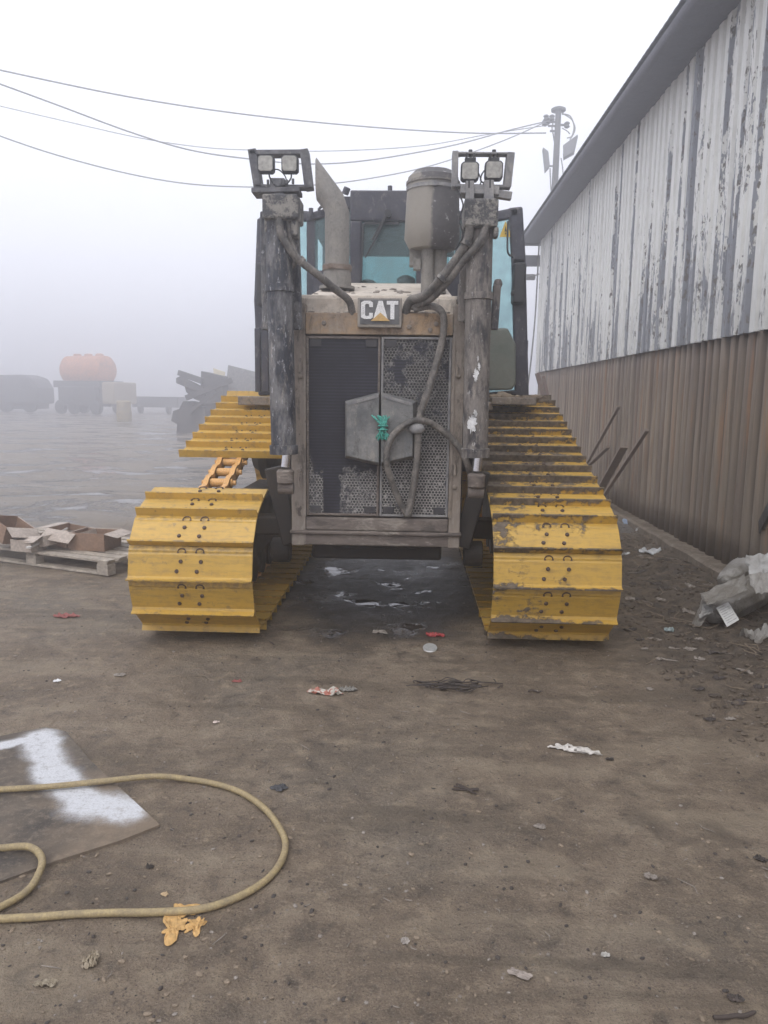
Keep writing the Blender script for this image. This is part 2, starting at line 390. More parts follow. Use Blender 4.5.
    c=k.mix(k.math('MULTIPLY',fy,.7),c,k.mix(pn,(.15,.13,.11),(.36,.325,.285)))
    c=k.mix(k.math('MULTIPLY',pud,.8),c,(.05,.047,.045))
    rg=k.math('SUBTRACT',k.rng(n2,.3,.7,.62,.92),k.math('MULTIPLY',um,.34))
    rg=k.math('SUBTRACT',rg,k.math('MULTIPLY',fy,.25))
    rg=k.math('MAXIMUM',k.math('SUBTRACT',rg,k.math('MULTIPLY',pud,.42)),.06)
    pud2=k.math('MULTIPLY',um,k.rng(k.noise(o,2.6,5,.6),.56,.60)); rg=k.math('MAXIMUM',k.math('SUBTRACT',rg,k.math('MULTIPLY',pud2,.4)),.05)
    hgt=k.math('ADD',k.math('ADD',k.math('MULTIPLY',n2,1.2),k.math('MULTIPLY',n3,.55)),k.math('MULTIPLY',n4,.15))
    flat=k.math('SUBTRACT',1.,k.math('MAXIMUM',pud,pud2)); rg=k.math('SUBTRACT',rg,k.rng(damp,.57,.68,0,.22)); hgt=k.math('SUBTRACT',hgt,k.math('MULTIPLY',cm,.6))
    return k.set(c,rg,0.,k.math('MULTIPLY',hgt,flat),.035,1.,spec=.4)
me.materials.append(ground_mat())
def on(px,py,dz=0.0):
    g=G(px,py); g=G(px,py,gheight(g.x,g.y)); return Vector((g.x,g.y,gheight(g.x,g.y)+dz))

# stones and crumbs of mud: uncountable
def crumbs(name,label,mat,n,area,smin,smax,seed,power=2.2):
    r=random.Random(seed); mb=MB()
    base=[]
    for q in range(6):
        b=bmesh.new(); bmesh.ops.create_icosphere(b,subdivisions=1,radius=1)
        base.append(([v.co*(1+.45*noise.noise(v.co*1.6+Vector((q*5,0,0)))) for v in b.verts],[[v.index for v in fc.verts] for fc in b.faces])); b.free()
    vs=[];fs=[]
    for i in range(n):
        x,y=area(r)
        s=smin+(smax-smin)*r.random()**power
        if x>3.0: continue
        M=Matrix.Translation((x,y,gheight(x,y)+s*.2))@Matrix.Rotation(r.random()*6.28,4,'Z')@Matrix.Diagonal((s*r.uniform(.7,1.6),s*r.uniform(.6,1.2),s*r.uniform(.35,.8),1))
        bv,bf=base[r.randrange(6)]; k=len(vs)
        vs+= [M@v for v in bv]; fs+=[[a+k for a in q] for q in bf]
    me=bpy.data.meshes.new(name); me.from_pydata(vs,[],fs); me.materials.append(mat)
    o=bpy.data.objects.new(name,me); COL.objects.link(o); return tag(o,label,'gravel',kind='stuff')
mud_c=dirty('crumb_mud',(.15,.117,.083),(.26,.205,.15),20,.5,.1)
pale_c=dirty('pale_stone',(.26,.23,.2),(.16,.13,.11),20,.42,.1)
dark_c=dirty('dark_chip',(.05,.042,.038),(.1,.08,.07),20,.42,.1)
wall_c=dirty('wall_dirt',(.055,.043,.033),(.14,.11,.082),20,.5,.1)
def near(r):
    y=1.3+8.5*r.random()**1.5; return (r.uniform(-.62,.58)*y*1.05, y)
def wallside(r): 
    y=3.4+6*r.random(); return (1.75+1.3*r.random()**.8, y)
crumbs('mud_crumbs','small crumbs of dried brown mud over the yard',mud_c,5200,near,.0012,.010,1,4.5)
crumbs('pale_gravel','tiny pale stones trodden into the mud',pale_c,2000,near,.0012,.008,2,3.)
crumbs('dark_chips','tiny dark chips of wood and soil on the mud',dark_c,2800,near,.0012,.009,3,3.)
crumbs('loose_dirt','lumpy dark dirt and rubble swept along the shed wall',wall_c,6500,wallside,.003,.020,4,4.)
def twigs(name,label,mat,n,area,seed,lmax):
    r=random.Random(seed); mb=MB()
    for i in range(n):
        x,y=area(r); L=lmax*(.2+.8*r.random()**2); a=r.random()*6.28
        z=gheight(x,y)+.003
        p=[Vector((x+math.cos(a)*L*(t-.5)+.15*L*math.sin(a+t*5),y+math.sin(a)*L*(t-.5),z+.004*r.random()+ (L*.12*r.random() if x>1.8 else 0))) for t in (0,.5,1)]
        mb.tube(p,[.0012,.002,.001] if L<.1 else [.0025,.004,.002],5)
    return tag(mb.build(name,mat),label,'litter',kind='stuff')
twigs('straw_bits','thin straw and splinters trodden into the mud',pale_c,160,near,11,.09)
twigs('dirt_splinters','broken splinters and straw in the dirt by the wall',mud_c,220,wallside,12,.3)
twigs('pale_splinters','pale splinters in the dirt by the wall',pale_c,60,wallside,13,.2)

# ------------------------------------------------------------------ bulldozer
dz=empty('bulldozer',(0,6.4,0),'muddy yellow bulldozer seen from the front, blade removed, both cab doors open','bulldozer')

# --- tracks
PITCH=.2035; RC=.385; C1=(5.19,.5); C2=(7.5,1.19); C3=(8.5,.5)
def path():
    cs=[C1,C2,C3]; pts=[]
    # clockwise seen from +x? go: front of idler up over the top to sprocket, down to rear idler, bottom back
    def tangent(a,b):   # outer tangent on the left of a->b direction (up side)
        d=Vector((b[0]-a[0],b[1]-a[1])).normalized(); n=Vector((-d.y,d.x)); return n
    n12=tangent(C1,C2); n23=tangent(C2,C3); n31=tangent(C3,C1)
    def arc(c,na,nb):
        a0=math.atan2(na.y,na.x); a1=math.atan2(nb.y,nb.x)
        while a1>a0: a1-=2*math.pi
        k=max(2,int((a0-a1)/.02)); return [(c[0]+RC*math.cos(a0+(a1-a0)*i/k), c[1]+RC*math.sin(a0+(a1-a0)*i/k)) for i in range(k+1)]
    pts+=arc(C1,n31,n12)+arc(C2,n12,n23)+arc(C3,n23,n31); pts.append(pts[0])
    return pts
PP=path(); CUM=[0]
for a,b in zip(PP,PP[1:]): CUM.append(CUM[-1]+math.hypot(b[0]-a[0],b[1]-a[1]))
TOT=CUM[-1]; NS=round(TOT/PITCH); STEP=TOT/NS
def at(s):
    s%=TOT
    import bisect
    i=min(max(bisect.bisect_right(CUM,s)-1,0),len(PP)-2)
    t=(s-CUM[i])/max(1e-9,CUM[i+1]-CUM[i])
    return Vector((PP[i][0]+(PP[i+1][0]-PP[i][0])*t, PP[i][1]+(PP[i+1][1]-PP[i][1])*t))
SW=.80; XC=1.165
def shoe_mesh(mat,name):
    mb=MB(); w=SW/2; t=.014
    prof=[(.110,-t),(.110,.044),(.101,.047),(.094,.012),(.080,.001),(-.060,.0),(-.072,-.004),(-.086,-.002),(-.112,-.014),(-.118,-.026),(-.108,-.028),(-.085,-.018),(-.07,-t-.004),(.094,-t)]
    rows=[[mb.bm.verts.new((x,-y,z)) for y,z in prof] for x in (-w,-w+.02,-.2,0,.2,w-.02,w)]
    n=len(prof)
    for a,b in zip(rows,rows[1:]):
        for i in range(n): mb.face([a[i],a[(i+1)%n],b[(i+1)%n],b[i]])
    mb.face(rows[0]); mb.face(rows[-1][::-1])
    mb.mi=1
    for bx,by in ((-.085,-.045),(.045,-.045),(-.060,.018),(.070,.018)):   # bolt heads
        c=Vector((bx,by,0)); mb.lathe(c,[(.0135,-.004),(.0135,.006),(.010,.011)],n=8)
    # two horseshoe clearance notches in the lip
    for bx in (-.055,.062):
        pts=[Vector((bx+.026*math.cos(a),.078+.024*math.sin(a),-.001)) for a in [math.pi*i/10 for i in range(11)]]
        mb.tube([p+Vector((0,0,.0)) for p in pts],.004,5)
        mb.box((bx-.030,.072,-.002),(bx-.018,.080,.0025)); mb.box((bx+.018,.072,-.002),(bx+.030,.080,.0025))
    bmesh.ops.recalc_face_normals(mb.bm,faces=mb.bm.faces[:])
    me=bpy.data.meshes.new(name); mb.bm.to_mesh(me); mb.bm.free(); me.materials.append(mat); me.materials.append(MT['bolt'])
    return me
def make_track(sx, mat, skip, label):
    # chain mesh
    ch=MB(); xc=sx*XC
    for i in range(NS):
        a=at(PH+(i-.5)*STEP); b=at(PH+(i+.5)*STEP); d=(b-a).normalized(); nrm=Vector((-d.y,d.x))
        for s in (-1,1):
            for q,(o_,wd) in enumerate(((.0,.022),)):
                x=xc+s*.075
                a3=Vector((x,a.x,a.y)); b3=Vector((x,b.x,b.y)); n3=Vector((0,nrm.x,nrm.y)); d3=Vector((0,d.x,d.y))
                prof=[(-.055,-.03),(-.035,-.052),(.03,-.045),(.09,-.036),(.15,-.045),(.2,-.055),(.25,-.035),(.25,.02),(.22,.04),(.17,.045),(.12,.03),(.08,.03),(.04,.045),(-.02,.045),(-.055,.02)]
                pts=[a3+d3*p+n3*z-Vector((s*.0+.022,0,0)) for p,z in prof]
                ch.prism(pts,(.036,0,0))
        ch.cyl(Vector((xc-.10,a.x,a.y)),Vector((xc+.10,a.x,a.y)),.032,n=12)
        ch.cyl(Vector((xc-.125,a.x,a.y)),Vector((xc+.125,a.x,a.y)),.018,n=8)
    tr=ch.build('track',MT['chain'],dz,smooth=35); tr['label']=label
    sm=shoe_mesh(mat,'track_shoe'); first=True
    for i in range(NS):
        s=PH+i*STEP; p=at(s)
        a=at(s-STEP/2); b=at(s+STEP/2); d=(b-a).normalized(); nrm=Vector((-d.y,d.x))
        mid=(a+b)/2*.5+p*.5
        if skip(p,nrm): continue
        o=bpy.data.objects.new('track_shoe',sm); COL.objects.link(o); put(o,tr)
        c=mid+nrm*.055
        wob=.0
        M=Matrix(((1,0,0,xc),(0,d.x,nrm.x,c.x),(0,d.y,nrm.y,c.y),(0,0,0,1)))
        o.matrix_basis=M
        if sx<0: pass
    return tr
# shoe local +y runs with the path (bottom front -> up over the top); the grouser (local -y) is the lower edge in front
PH=0.0
# phase: want a grouser tip at about -5 degrees on the front of the idler
best=None
for k in range(60):
    ph=STEP*k/60
    e=9
    for i in range(NS):
        s=ph+i*STEP; p=at(s)
        ang=math.degrees(math.atan2(p.y-C1[1],-(p.x-C1[0])))
        if p.x<C1[0]: 
            tip=ang-14.5
            e=min(e,abs(tip+5))
    if best is None or e<best[0]: best=(e,ph)
PH=best[1]
def skip_left(p,n): return n.y>.8 and 5.40<p.x<6.03
make_track(-1,MT['shoe'],skip_left,'clean track with three shoes missing, bare orange links showing')
make_track(1,MT['shoe_mud'],lambda p,n: False,'track with caked mud on its shoes')
for s in (-1,1):
    xc=s*XC
    for nm,c,r in (('front_idler',C1,.335),('rear_idler',C3,.335)):
        mb=MB(); mb.lathe((xc,c[0],c[1]),[(.06,-.10),(.13,-.10),(.14,-.055),(r-.07,-.05),(r-.05,-.075),(r,-.075),(r+.005,-.02),(r+.02,-.02),(r+.02,.02),(r+.005,.02),(r,.075),(r-.05,.075),(r-.07,.05),(.14,.055),(.13,.10),(.06,.10)],'X',32)
        mb.build(nm,MT['under'],dz,smooth=40)
    mb=MB(); mb.lathe((xc,C2[0],C2[1]),[(.1,-.12),(.26,-.12),(.3,-.05),(.36,-.04),(.36,.04),(.3,.05),(.26,.12),(.1,.12)],'X',32); mb.build('sprocket',MT['under'],dz,smooth=40)
    mb=MB(); mb.box((xc-.14,C1[0]+.1,.33),(xc+.14,C3[0]-.1,.62)).box((xc-.19,C1[0]-.12,.42),(xc-.12,C1[0]+.5,.58)).box((xc+.12,C1[0]-.12,.42),(xc+.19,C1[0]+.5,.58))
    mb.box((xc-.18,5.9,.6),(xc+.18,7.9,.78)); mb.build('roller_frame',MT['under'],dz,bevel=.015)
    for i in range(7):
        mb=MB(); y=5.85+i*.34; mb.lathe((xc,y,.235),[(.05,-.13),(.12,-.13),(.12,-.1),(.1,-.09),(.1,.09),(.12,.1),(.12,.13),(.05,.13)],'X',18); mb.build('track_roller',MT['under'],dz,smooth=40)
# --- hull underneath and axles
GY=5.2
mb=MB(); mb.box((-.52,5.45,.62),(.52,8.3,1.3)).box((-.46,5.35,.5),(.46,8.2,.63)); mb.box((-1.1,7.3,.95),(1.1,7.75,1.35)); mb.box((-1.1,5.95,.55),(1.1,6.15,.7))
mb.build('main_frame',MT['under'],dz,bevel=.02)
mb=MB(); mb.prism([Vector((-.38,5.33,.66)),Vector((.38,5.33,.66)),Vector((.30,5.33,.58)),Vector((-.30,5.33,.58))],(0,.3,0)); mb.build('belly_guard',MT['under'],dz,bevel=.01)

# --- radiator guard
gx0=P(291,420,GY).x; gx1=P(463,420,GY).x
def Z(py,Y,px=380): return P(px,py,Y).z
zt=Z(313,GY); zb=Z(547,GY); zd1=Z(336,GY); zd0=Z(517,GY)
gdl=P(305.5,420,GY).x; gdr=P(451,420,GY).x
mb=MB()
for a,b,h in ((gx0,gdl,1),(gdr,gx1,-1)):
    mb.box((a,GY,zb),(b,GY+.42,zt+.06))
mb.box((gdl,GY+.36,zb+.02),(gdr,GY+.42,zt)) 
guard=mb.build('radiator_guard',MT['guard'],dz,bevel=.008)
mb=MB(); mb.box((gdl+.002,GY-.004,zd1+.008),(gdr-.002,GY+.34,zt)); tb=mb.build('top_crossbeam',MT['beam'],dz,bevel=.006)
mb=MB(); z1=Z(531,GY); mb.box((gdl+.002,GY-.006,z1),(gdr-.002,GY+.3,zd0-.008)); mb.box((gx0-.01,GY-.02,z1-.028),(gx1+.01,GY+.34,z1-.003)).box((gx0+.05,GY+.004,zb+.005),(gx1-.05,GY+.34,z1-.03))
mb.build('bottom_crossbeam',MT['lowbeam'],dz,bevel=.008)
# inner flange strips beside doors, bolts, hinges
for x0,x1 in ((gdl-.018,gdl+.004),(gdr-.004,gdr+.018)):
    mb=MB(); mb.box((x0,GY-.008,zd0),(x1,GY+.0,zd1)); mb.build('flange_strip',MT['guard'],guard,bevel=.002)
for px,py in ((300.5,376),(458,376),(324,323),(409,327),(430,330),(300,470),(455,487),(436,324)):
    mb=MB(); p=P(px,py,GY); mb.lathe((p.x,GY,p.z),[(.016,.0),(.016,-.014),(.011,-.018)],'Y',8); mb.build('bolt',MT['guard'],guard)
for px,py,h in ((300,365,.09),(457,372,.06),(300,480,.09),(455,470,.07)):
    mb=MB(); p=P(px,py,GY); mb.cyl((p.x,GY-.014,p.z-h/2),(p.x,GY-.014,p.z+h/2),.011,n=8); mb.build('hinge',MT['guard'],guard)
# radiator core
core=NT('radiator_core'); s_=core.sep(core.obj()); fin=core.rng(core.math('SINE',core.math('MULTIPLY',s_[2],700.)),-1,1)
mb=MB(); mb.box((gdl+.01,GY+.13,zd0+.005),(gdr-.01,GY+.2,zd1)); mb.build('radiator_core',core.set(core.mix(fin,(.012,.012,.014),(.035,.034,.036)),.7),dz)
# doors
ym=P(380,430,GY).x
def door(x0,x1,mat,nm,lab):
    mb=MB(); zt_,zb_=zd1-.004,zd0+.004
    mb.box((x0+.012,GY+.012,zb_+.012),(x1-.012,GY+.016,zt_-.012))
    d=mb.build('grille_door',mat,dz); d['label']=lab
    fr=MB(); w=.016
    fr.box((x0,GY+.0,zb_),(x0+w,GY+.022,zt_)).box((x1-w,GY+.0,zb_),(x1,GY+.022,zt_)).box((x0+w,GY+.0,zb_),(x1-w,GY+.022,zb_+w)).box((x0+w,GY+.0,zt_-w),(x1-w,GY+.022,zt_))
    fr.build('door_frame',MT['frame_grey'] if x0>-.2 else MT['lowbeam'],d,bevel=.004)
    cb=MB()
    for cx,cz in ((x0+w+.045,zt_-w-.028),(x1-w-.045,zt_-w-.028),(x0+w+.045,zb_+w+.028),(x1-w-.045,zb_+w+.028)):
        cb.box((cx-.038,GY+.004,cz-.024),(cx+.038,GY+.011,cz+.024))
    cb.build('corner_plate',MT['dark'],d,bevel=.003)
    return d
dl=door(gdl+.006,ym-.003,MT['perf_clog'],'l','left grille door, mesh mostly clogged with black soot')
dr=door(ym+.003,gdr-.006,MT['perf'],'r','right grille door with clean perforated mesh')
# hub covers: faceted half covers on each door
def cover(pts_out, pts_in, d, mat):
    mb=MB(); a=[mb.bm.verts.new(P(px,py,GY-.0)) for px,py in pts_out]
    b=[mb.bm.verts.new(P(px,py,GY-.105)) for px,py in pts_in]
    n=len(a); mb.face(a); mb.face(b[::-1])
    for i in range(n): mb.face([a[i],a[(i+1)%n],b[(i+1)%n],b[i]])
    return mb.build('fan_cover',mat,d,bevel=.004)
cover([(345,401),(379.2,392),(379.2,466),(345,458)],[(346.5,403.5),(379,394),(379,463),(346.5,456)],dl,MT['cover'])
cover([(381,392),(417,401),(416,458),(381,466)],[(381.2,394),(413,403),(412.5,456),(381.2,463)],dr,MT['cover'])
# pale scuffed upper edge
mb=MB()
for a,b in (((347,403),(378,394.5)),((382,394.5),(412,403))):
    p0=P(a[0],a[1]+1.2,GY-.107); p1=P(b[0],b[1]+1.2,GY-.107); mb.bar(p0,p1,.006,.02)
mb.build('cover_edge',MT['frame_grey'],dr)
# latch with knotted twine
mb=MB(); c=P(383,428,GY-.125)
rr=random.Random(5)
for i in range(16):
    a=rr.uniform(-.35,.35); pts=[]
    for t in range(7):
        q=(t/6-.5)
        pts.append(c+Vector((math.sin(a)*.0+q*.03+.03*math.sin(a*3+t)*.4+rr.uniform(-.010,.010)+a*.13*(.4+abs(q)), -.012*math.cos(q*3)-rr.uniform(0,.015), -q*.15+rr.uniform(-.008,.008))))
    mb.tube(smooth_path(pts,3),.0045,6)
for zz in (-.01,.015):
    mb.tube([c+Vector((.03*math.cos(t),-.012-.022*math.sin(t),zz)) for t in [i*.4 for i in range(17)]],.005,6)
tw=mb.build('twine_knot',MT['twine'],smooth=180); tag(tw,'green twine knotted round the grille latch','twine')

# --- hood
hz=Z(294.5,5.35); hz2=Z(283.5,6.9); hb=Z(283,6.8)
hl=P(300,290,5.45).x; hr=P(463,290,5.45).x
mb=MB()
prof=[(-.56,1.2),(-.56,hz-.06),(-.50,hz+.03),(.50,hz+.03),(.56,hz-.06),(.56,1.2)]
a=[mb.bm.verts.new((x,5.62,z)) for x,z in prof]; b=[mb.bm.verts.new((x*.96,6.88,z+(hz2-hz-.03))) for x,z in prof]
n=len(a); mb.face(a[::-1]); mb.face(b)
for i in range(n): mb.face([a[i],a[(i+1)%n],b[(i+1)%n],b[i]])
hood=mb.build('hood',MT['hood'],dz,bevel=.01)
# cap box between guard and hood with the maker's plate
mb=MB(); mb.box((gx0+.06,GY+.10,zt+.002),(gx1-.06,5.60,hz-.03)); mb.box((gx0+.03,GY+.16,hz-.028),(gx1-.03,5.61,hz-.004))
for x in (-.33,-.05,.3): mb.lathe((x,GY+.3,hz-.003),[(.02,0),(.02,.012),(.012,.018)],n=8)
mb.build('header_box',MT['hood'],dz,bevel=.006)
mb=MB(); rr=random.Random(3)
for i in range(60):
    x=rr.uniform(-.48,.45); y=rr.uniform(GY+.02,GY+.085) if rr.random()<.5 else rr.uniform(5.5,6.4)
    z=zt+.004 if y<GY+.1 else hz+.03+(y-5.62)*(hz2-hz-.03)/1.26
    if abs(x)<.14 and y<GY+.1: continue
    s=rr.uniform(.006,.024); mb.blob((x,y,z+.002),s*1.5,s,s*.55,1,.3,2,i)
tag(mb.build('caked_dirt',pale_c,hood,smooth=180),kind='stuff')
# maker's plate
bx0=P(358,310,GY).x; bx1=P(402,310,GY).x; bz0=Z(328,GY); bz1=Z(298.5,GY)
mb=MB(); mb.box((bx0,GY-.045,bz0),(bx1,GY-.006,bz1)); plate=mb.build('badge_plate',dirty('dusty_badge_plate',(.24,.215,.19),(.34,.31,.27),9,.5,.12,grime=.3),dz,bevel=.006)
mb=MB(); m_=.016; mb.box((bx0+m_,GY-.049,bz0+.02),(bx1-m_,GY-.0455,bz1-.012)); 
mb.build('badge_panel',plain('badge_panel_paint',(.12,.12,.125),.6,0,.4,12),plate)
white=dirty('badge_letter_paint',(.72,.72,.72),(.4,.39,.38),30,.38,.08,bump=.001)
lw=(bx1-bx0-2*m_)*.94; lh=(bz1-bz0-.032)*.74; ox=bx0+m_+.03*lw; oz=bz0+.020+.02+lh*.10; t=GY-.0495
def L(pts):
    mb=MB(); mb.prism([Vector((ox+x*lw,t,oz+z*lh)) for x,z in pts],(0,-.005,0)); return mb
L([(.10,0),(.25,0),(.32,.10),(.32,.34),(.22,.34),(.22,.20),(.19,.17),(.14,.17),(.11,.21),(.11,.79),(.14,.83),(.19,.83),(.22,.80),(.22,.66),(.32,.66),(.32,.90),(.25,1),(.08,1),(0,.90),(0,.10)]).build('letter_c',white,plate)
mb=L([(.33,0),(.47,1),(.58,1),(.72,0),(.605,0),(.59,.16),(.46,.16),(.445,0)]); mb.build('letter_a',white,plate)
L([(.69,1),(1,1),(1,.80),(.90,.80),(.90,0),(.79,0),(.79,.80),(.69,.80)]).build('letter_t',white,plate)
t=GY-.0555
L([(.27,-.10),(.525,.36),(.78,-.10)]).build('badge_triangle',plain('badge_yellow',(.55,.36,.14),.6,0,.2,40),plate)

# --- lift cylinders
CY=4.98
def cylinder(cx_px_top, cx_px_bot, y_top, y_bot, wpx, mat, rodpy):
    rodpy-=4
    tp=P(cx_px_top,y_top,CY); bt=P(cx_px_bot,y_bot,CY); r=wpx/2/770*CY*1.0
    mb=MB(); H=tp.z-bt.z
    L_=lambda k: tp.lerp(bt,k)
    mb.tube([tp,L_(.28),L_(.281),L_(.31),L_(.311),L_(.96),L_(.961),bt],[r*.93,r*.93,r*1.05,r*1.05,r*.93,r*.93,r*1.06,r*1.06],24)
    c=mb.build('lift_cylinder',mat,dz,smooth=40)
    e=P(cx_px_bot+1.5,rodpy,CY)
    mb=MB(); mb.cyl(bt+Vector((.02,0,0)),e+Vector((0,0,.02)),.030); mb.build('piston_rod',MT['chrome'],c,smooth=60)
    mb=MB(); mb.lathe(e-Vector((0,0,.05)),[(.035,-.04),(.055,-.03),(.058,.04),(.045,.055)],n=20); mb.cyl(e+Vector((-.05,0.02,-.12)),e+Vector((.05,0.02,-.12)),.04); mb.build('rod_end',MT['lowbeam'],c,smooth=40)
    return c
cl=cylinder(278,284,216,454,27,MT['cyl'],474)
cr=cylinder(480,475,226,457,27,MT['cyl_brown'],478)
white_sp=plain('splashed_white_paint',(.66,.66,.66),.6,0,.2,60)
for (px,py,w,h) in ((476,375,.018,.045),(479,367,.010,.03),(472,424,.03,.06),(475,414,.014,.03),(478,358,.006,.02)):
    mb=MB(); cen=P(px,py,CY-.088); rs_=random.Random(px); 
    pts=[cen+Vector((math.cos(a)*w*rs_.uniform(.25,1.15),.0,math.sin(a)*h*rs_.uniform(.35,1.15))) for a in [k*.2 for k in range(31)]]
    mb.prism(pts,(0,.03,0)); mb.build('paint_splash',white_sp,cr)
# side mounting posts behind the cylinders
mb=MB(); a=P(268,218,CY+.10); b=P(272,452,CY+.10)
mb.bar(P(266,212,CY+.09),P(268,330,CY+.09),.07,.05,Vector((0,1,0))); mb.bar(P(295,222,CY+.06),P(298,330,CY+.12),.055,.06,Vector((0,1,0)))
mb.bar(P(284,300,CY+.13),P(291,303,GY+.1),.10,.24,Vector((0,0,1)))
mb.build('cylinder_bracket',MT['cyl'],dz,bevel=.008)
mb=MB(); mb.bar(P(466,232,CY+.06),P(462,322,CY+.12),.055,.06,Vector((0,1,0))); mb.bar(P(497,285,CY+.13),P(494,330,CY+.13),.05,.05,Vector((0,1,0))); mb.lathe(P(498,284,CY+.13),[(.02,-.03),(.03,0),(.02,.03)],n=10)
mb.bar(P(474,300,CY+.13),P(464,303,GY+.1),.10,.24); mb.build('cylinder_bracket',MT['cyl_brown'],dz,bevel=.008)
# top blocks
def boxpx(mb,x0,y0,x1,y1,Y0,Y1):
    a=P(x0,y1,Y0); b=P(x1,y0,Y0); return mb.box((a.x,Y0,a.z),(b.x,Y1,b.z))
mb=MB(); boxpx(mb,262,193.5,298,218,CY-.13,CY+.12); boxpx(mb,264,218,270,232,CY-.05,CY+.05); boxpx(mb,291,218,297,236,CY-.09,CY+.05); tl=mb.build('mounting_block',MT['block'],dz,bevel=.012)
mb=MB(); boxpx(mb,464,198,499,226,CY-.13,CY+.12); boxpx(mb,494,226,499,237,CY-.12,CY-.03); trb=mb.build('mounting_block',MT['block'],dz,bevel=.012)
# light racks
def lamp(mb_c, px, py, w, Y, rack):
    c=P(px,py,Y); h=w
    b=MB()
    s=w/2
    def ring(k,y): return [Vector((c.x+x*k,y,c.z+z*k)) for x,z in ((-s,-s*.75),(-s*.75,-s),(s*.75,-s),(s,-s*.75),(s,s*.75),(s*.75,s),(-s*.75,s),(-s,s*.75))]
    A=[b.bm.verts.new(p) for p in ring(1,Y)]; B=[b.bm.verts.new(p) for p in ring(1,Y+.05)]; D=[b.bm.verts.new(p) for p in ring(.5,Y+.1)]
    for i in range(8):
        b.face([A[i],A[(i+1)%8],B[(i+1)%8],B[i]]); b.face([B[i],B[(i+1)%8],D[(i+1)%8],D[i]])
    b.face(A[::-1]); b.face(D)
    h_=b.build('work_lamp',MT['black'],rack,bevel=.004)
    k=MB(); k.prism(ring(.86,Y-.001),(0,-.006,0)); k.build('lens',MT['lampface'],h_,bevel=.002) if False else k.build('lamp_lens',MT['lampface'],rack,bevel=.002)
    return c
LY=4.9
def rack(pts,depth,mat,th,base):
    mb=MB(); q=[P(x,y,LY) for x,y in pts]
    for a,b,w in ((0,1,th[0]),(1,2,th[1]),(2,3,th[2]),(3,0,th[3])):
        mb.bar(q[a],q[b],depth,w,Vector((0,0,1)) if w!=th[1] and w!=th[3] else Vector((1,0,0)))
    return mb
def strip(mb,a,b,th,dep,Y):
    """flat bar seen from the front: th = visible thickness in metres, dep = depth"""
    p=P(a[0],a[1],Y); q=P(b[0],b[1],Y); d=(q-p).normalized(); n=Vector((d.z,0,-d.x))*th/2
    p=p-d*th*.4; q=q+d*th*.4
    mb.prism([p+n,q+n,q-n,p-n],(0,dep,0)); return mb
mb=MB(); strip(mb,(251,152),(304,151.5),.028,.09,LY); strip(mb,(252,152),(257,184),.05,.10,LY); strip(mb,(304,152),(308,184),.05,.10,LY); strip(mb,(256,185.5),(308,186),.018,.09,LY)
strip(mb,(253,190),(297,189),.028,.16,LY-.03); strip(mb,(277,184),(277,194),.09,.1,LY-.02)
rl=mb.build('light_rack',MT['frame_light'],dz,bevel=.004)
lamp(None,265.5,163.5,.10,LY-.03,rl); lamp(None,289.5,163.5,.10,LY-.03,rl)
mb=MB()
mb.tube(smooth_path([P(269,172,LY),P(270,178,LY-.02),P(275,185,LY-.02),P(281,187,LY-.02)],5),.005,6)
mb.tube(smooth_path([P(291,172,LY),P(291,178,LY-.02),P(286,184,LY-.03),P(275,187,LY-.02)],5),.005,6)
mb.tube(smooth_path([P(270,171,LY),P(278,169.5,LY-.02),P(285,176,LY-.02),P(287,185,LY-.02)],5),.004,6)
mb.build('lamp_cable',MT['black'],rl,smooth=180)
for px,py in ((268,185),(274,184),(281,184),(287,185),(293,184)):
    mb=MB(); p=P(px,py,LY-.02); mb.cyl(p,p+Vector((0,0,.03)),.008,n=8); mb.build('bolt',MT['frame_light'],rl)
mb=MB(); strip(mb,(456,152.5),(512,153),.012,.07,LY); strip(mb,(455.5,153),(455,184),.036,.09,LY); strip(mb,(511,155),(508,183),.045,.10,LY); strip(mb,(458,185),(509,186),.016,.07,LY)
strip(mb,(464,188.5),(496,190),.05,.14,LY-.03); strip(mb,(495,193),(509,195),.045,.05,LY)
strip(mb,(470,184),(470,198),.05,.1,LY-.04); strip(mb,(489,184),(489,198),.06,.1,LY-.04)
rr_=mb.build('light_rack',MT['frame_grey'],dz,bevel=.004)
lamp(None,470,171,.108,LY-.03,rr_); lamp(None,494,170,.108,LY-.03,rr_)
for px in (470.5,494):
    mb=MB(); strip(mb,(px-3.5,160),(px+3.5,160),.03,.04,LY); p=P(px,151,LY+.02); mb.cyl(p,P(px,158,LY+.02),.007,n=8); mb.lathe(p,[(.012,-.01),(.012,.006)],n=8)
    strip(mb,(px-3.5,153.5),(px-3.5,160),.008,.03,LY); strip(mb,(px+3.5,153.5),(px+3.5,160),.008,.03,LY); mb.build('lamp_clamp',MT['black'],rr_)
for px in (469,490): mb=MB(); p=P(px,183,LY-.03); mb.cyl(p-Vector((0,0,.03)),p+Vector((0,0,.014)),.012,n=8); mb.build('bolt',MT['black'],rr_)
mb=MB(); mb.tube(smooth_path([P(487,168,LY),P(482,174,LY-.02),P(481,181,LY-.02),P(488,185,LY-.02)],5),.005,6)
mb.tube(smooth_path([P(478,172,LY),P(481,180,LY-.01),P(480,185,LY-.02)],5),.004,6)
mb.tube(smooth_path([P(455,186,LY),P(460,196,LY),P(463,206,CY-.14),P(459,220,CY-.14),P(463,236,CY-.14),P(455,250,CY)],5),.005,6)
mb.build('lamp_cable',MT['black'],rr_,smooth=180)
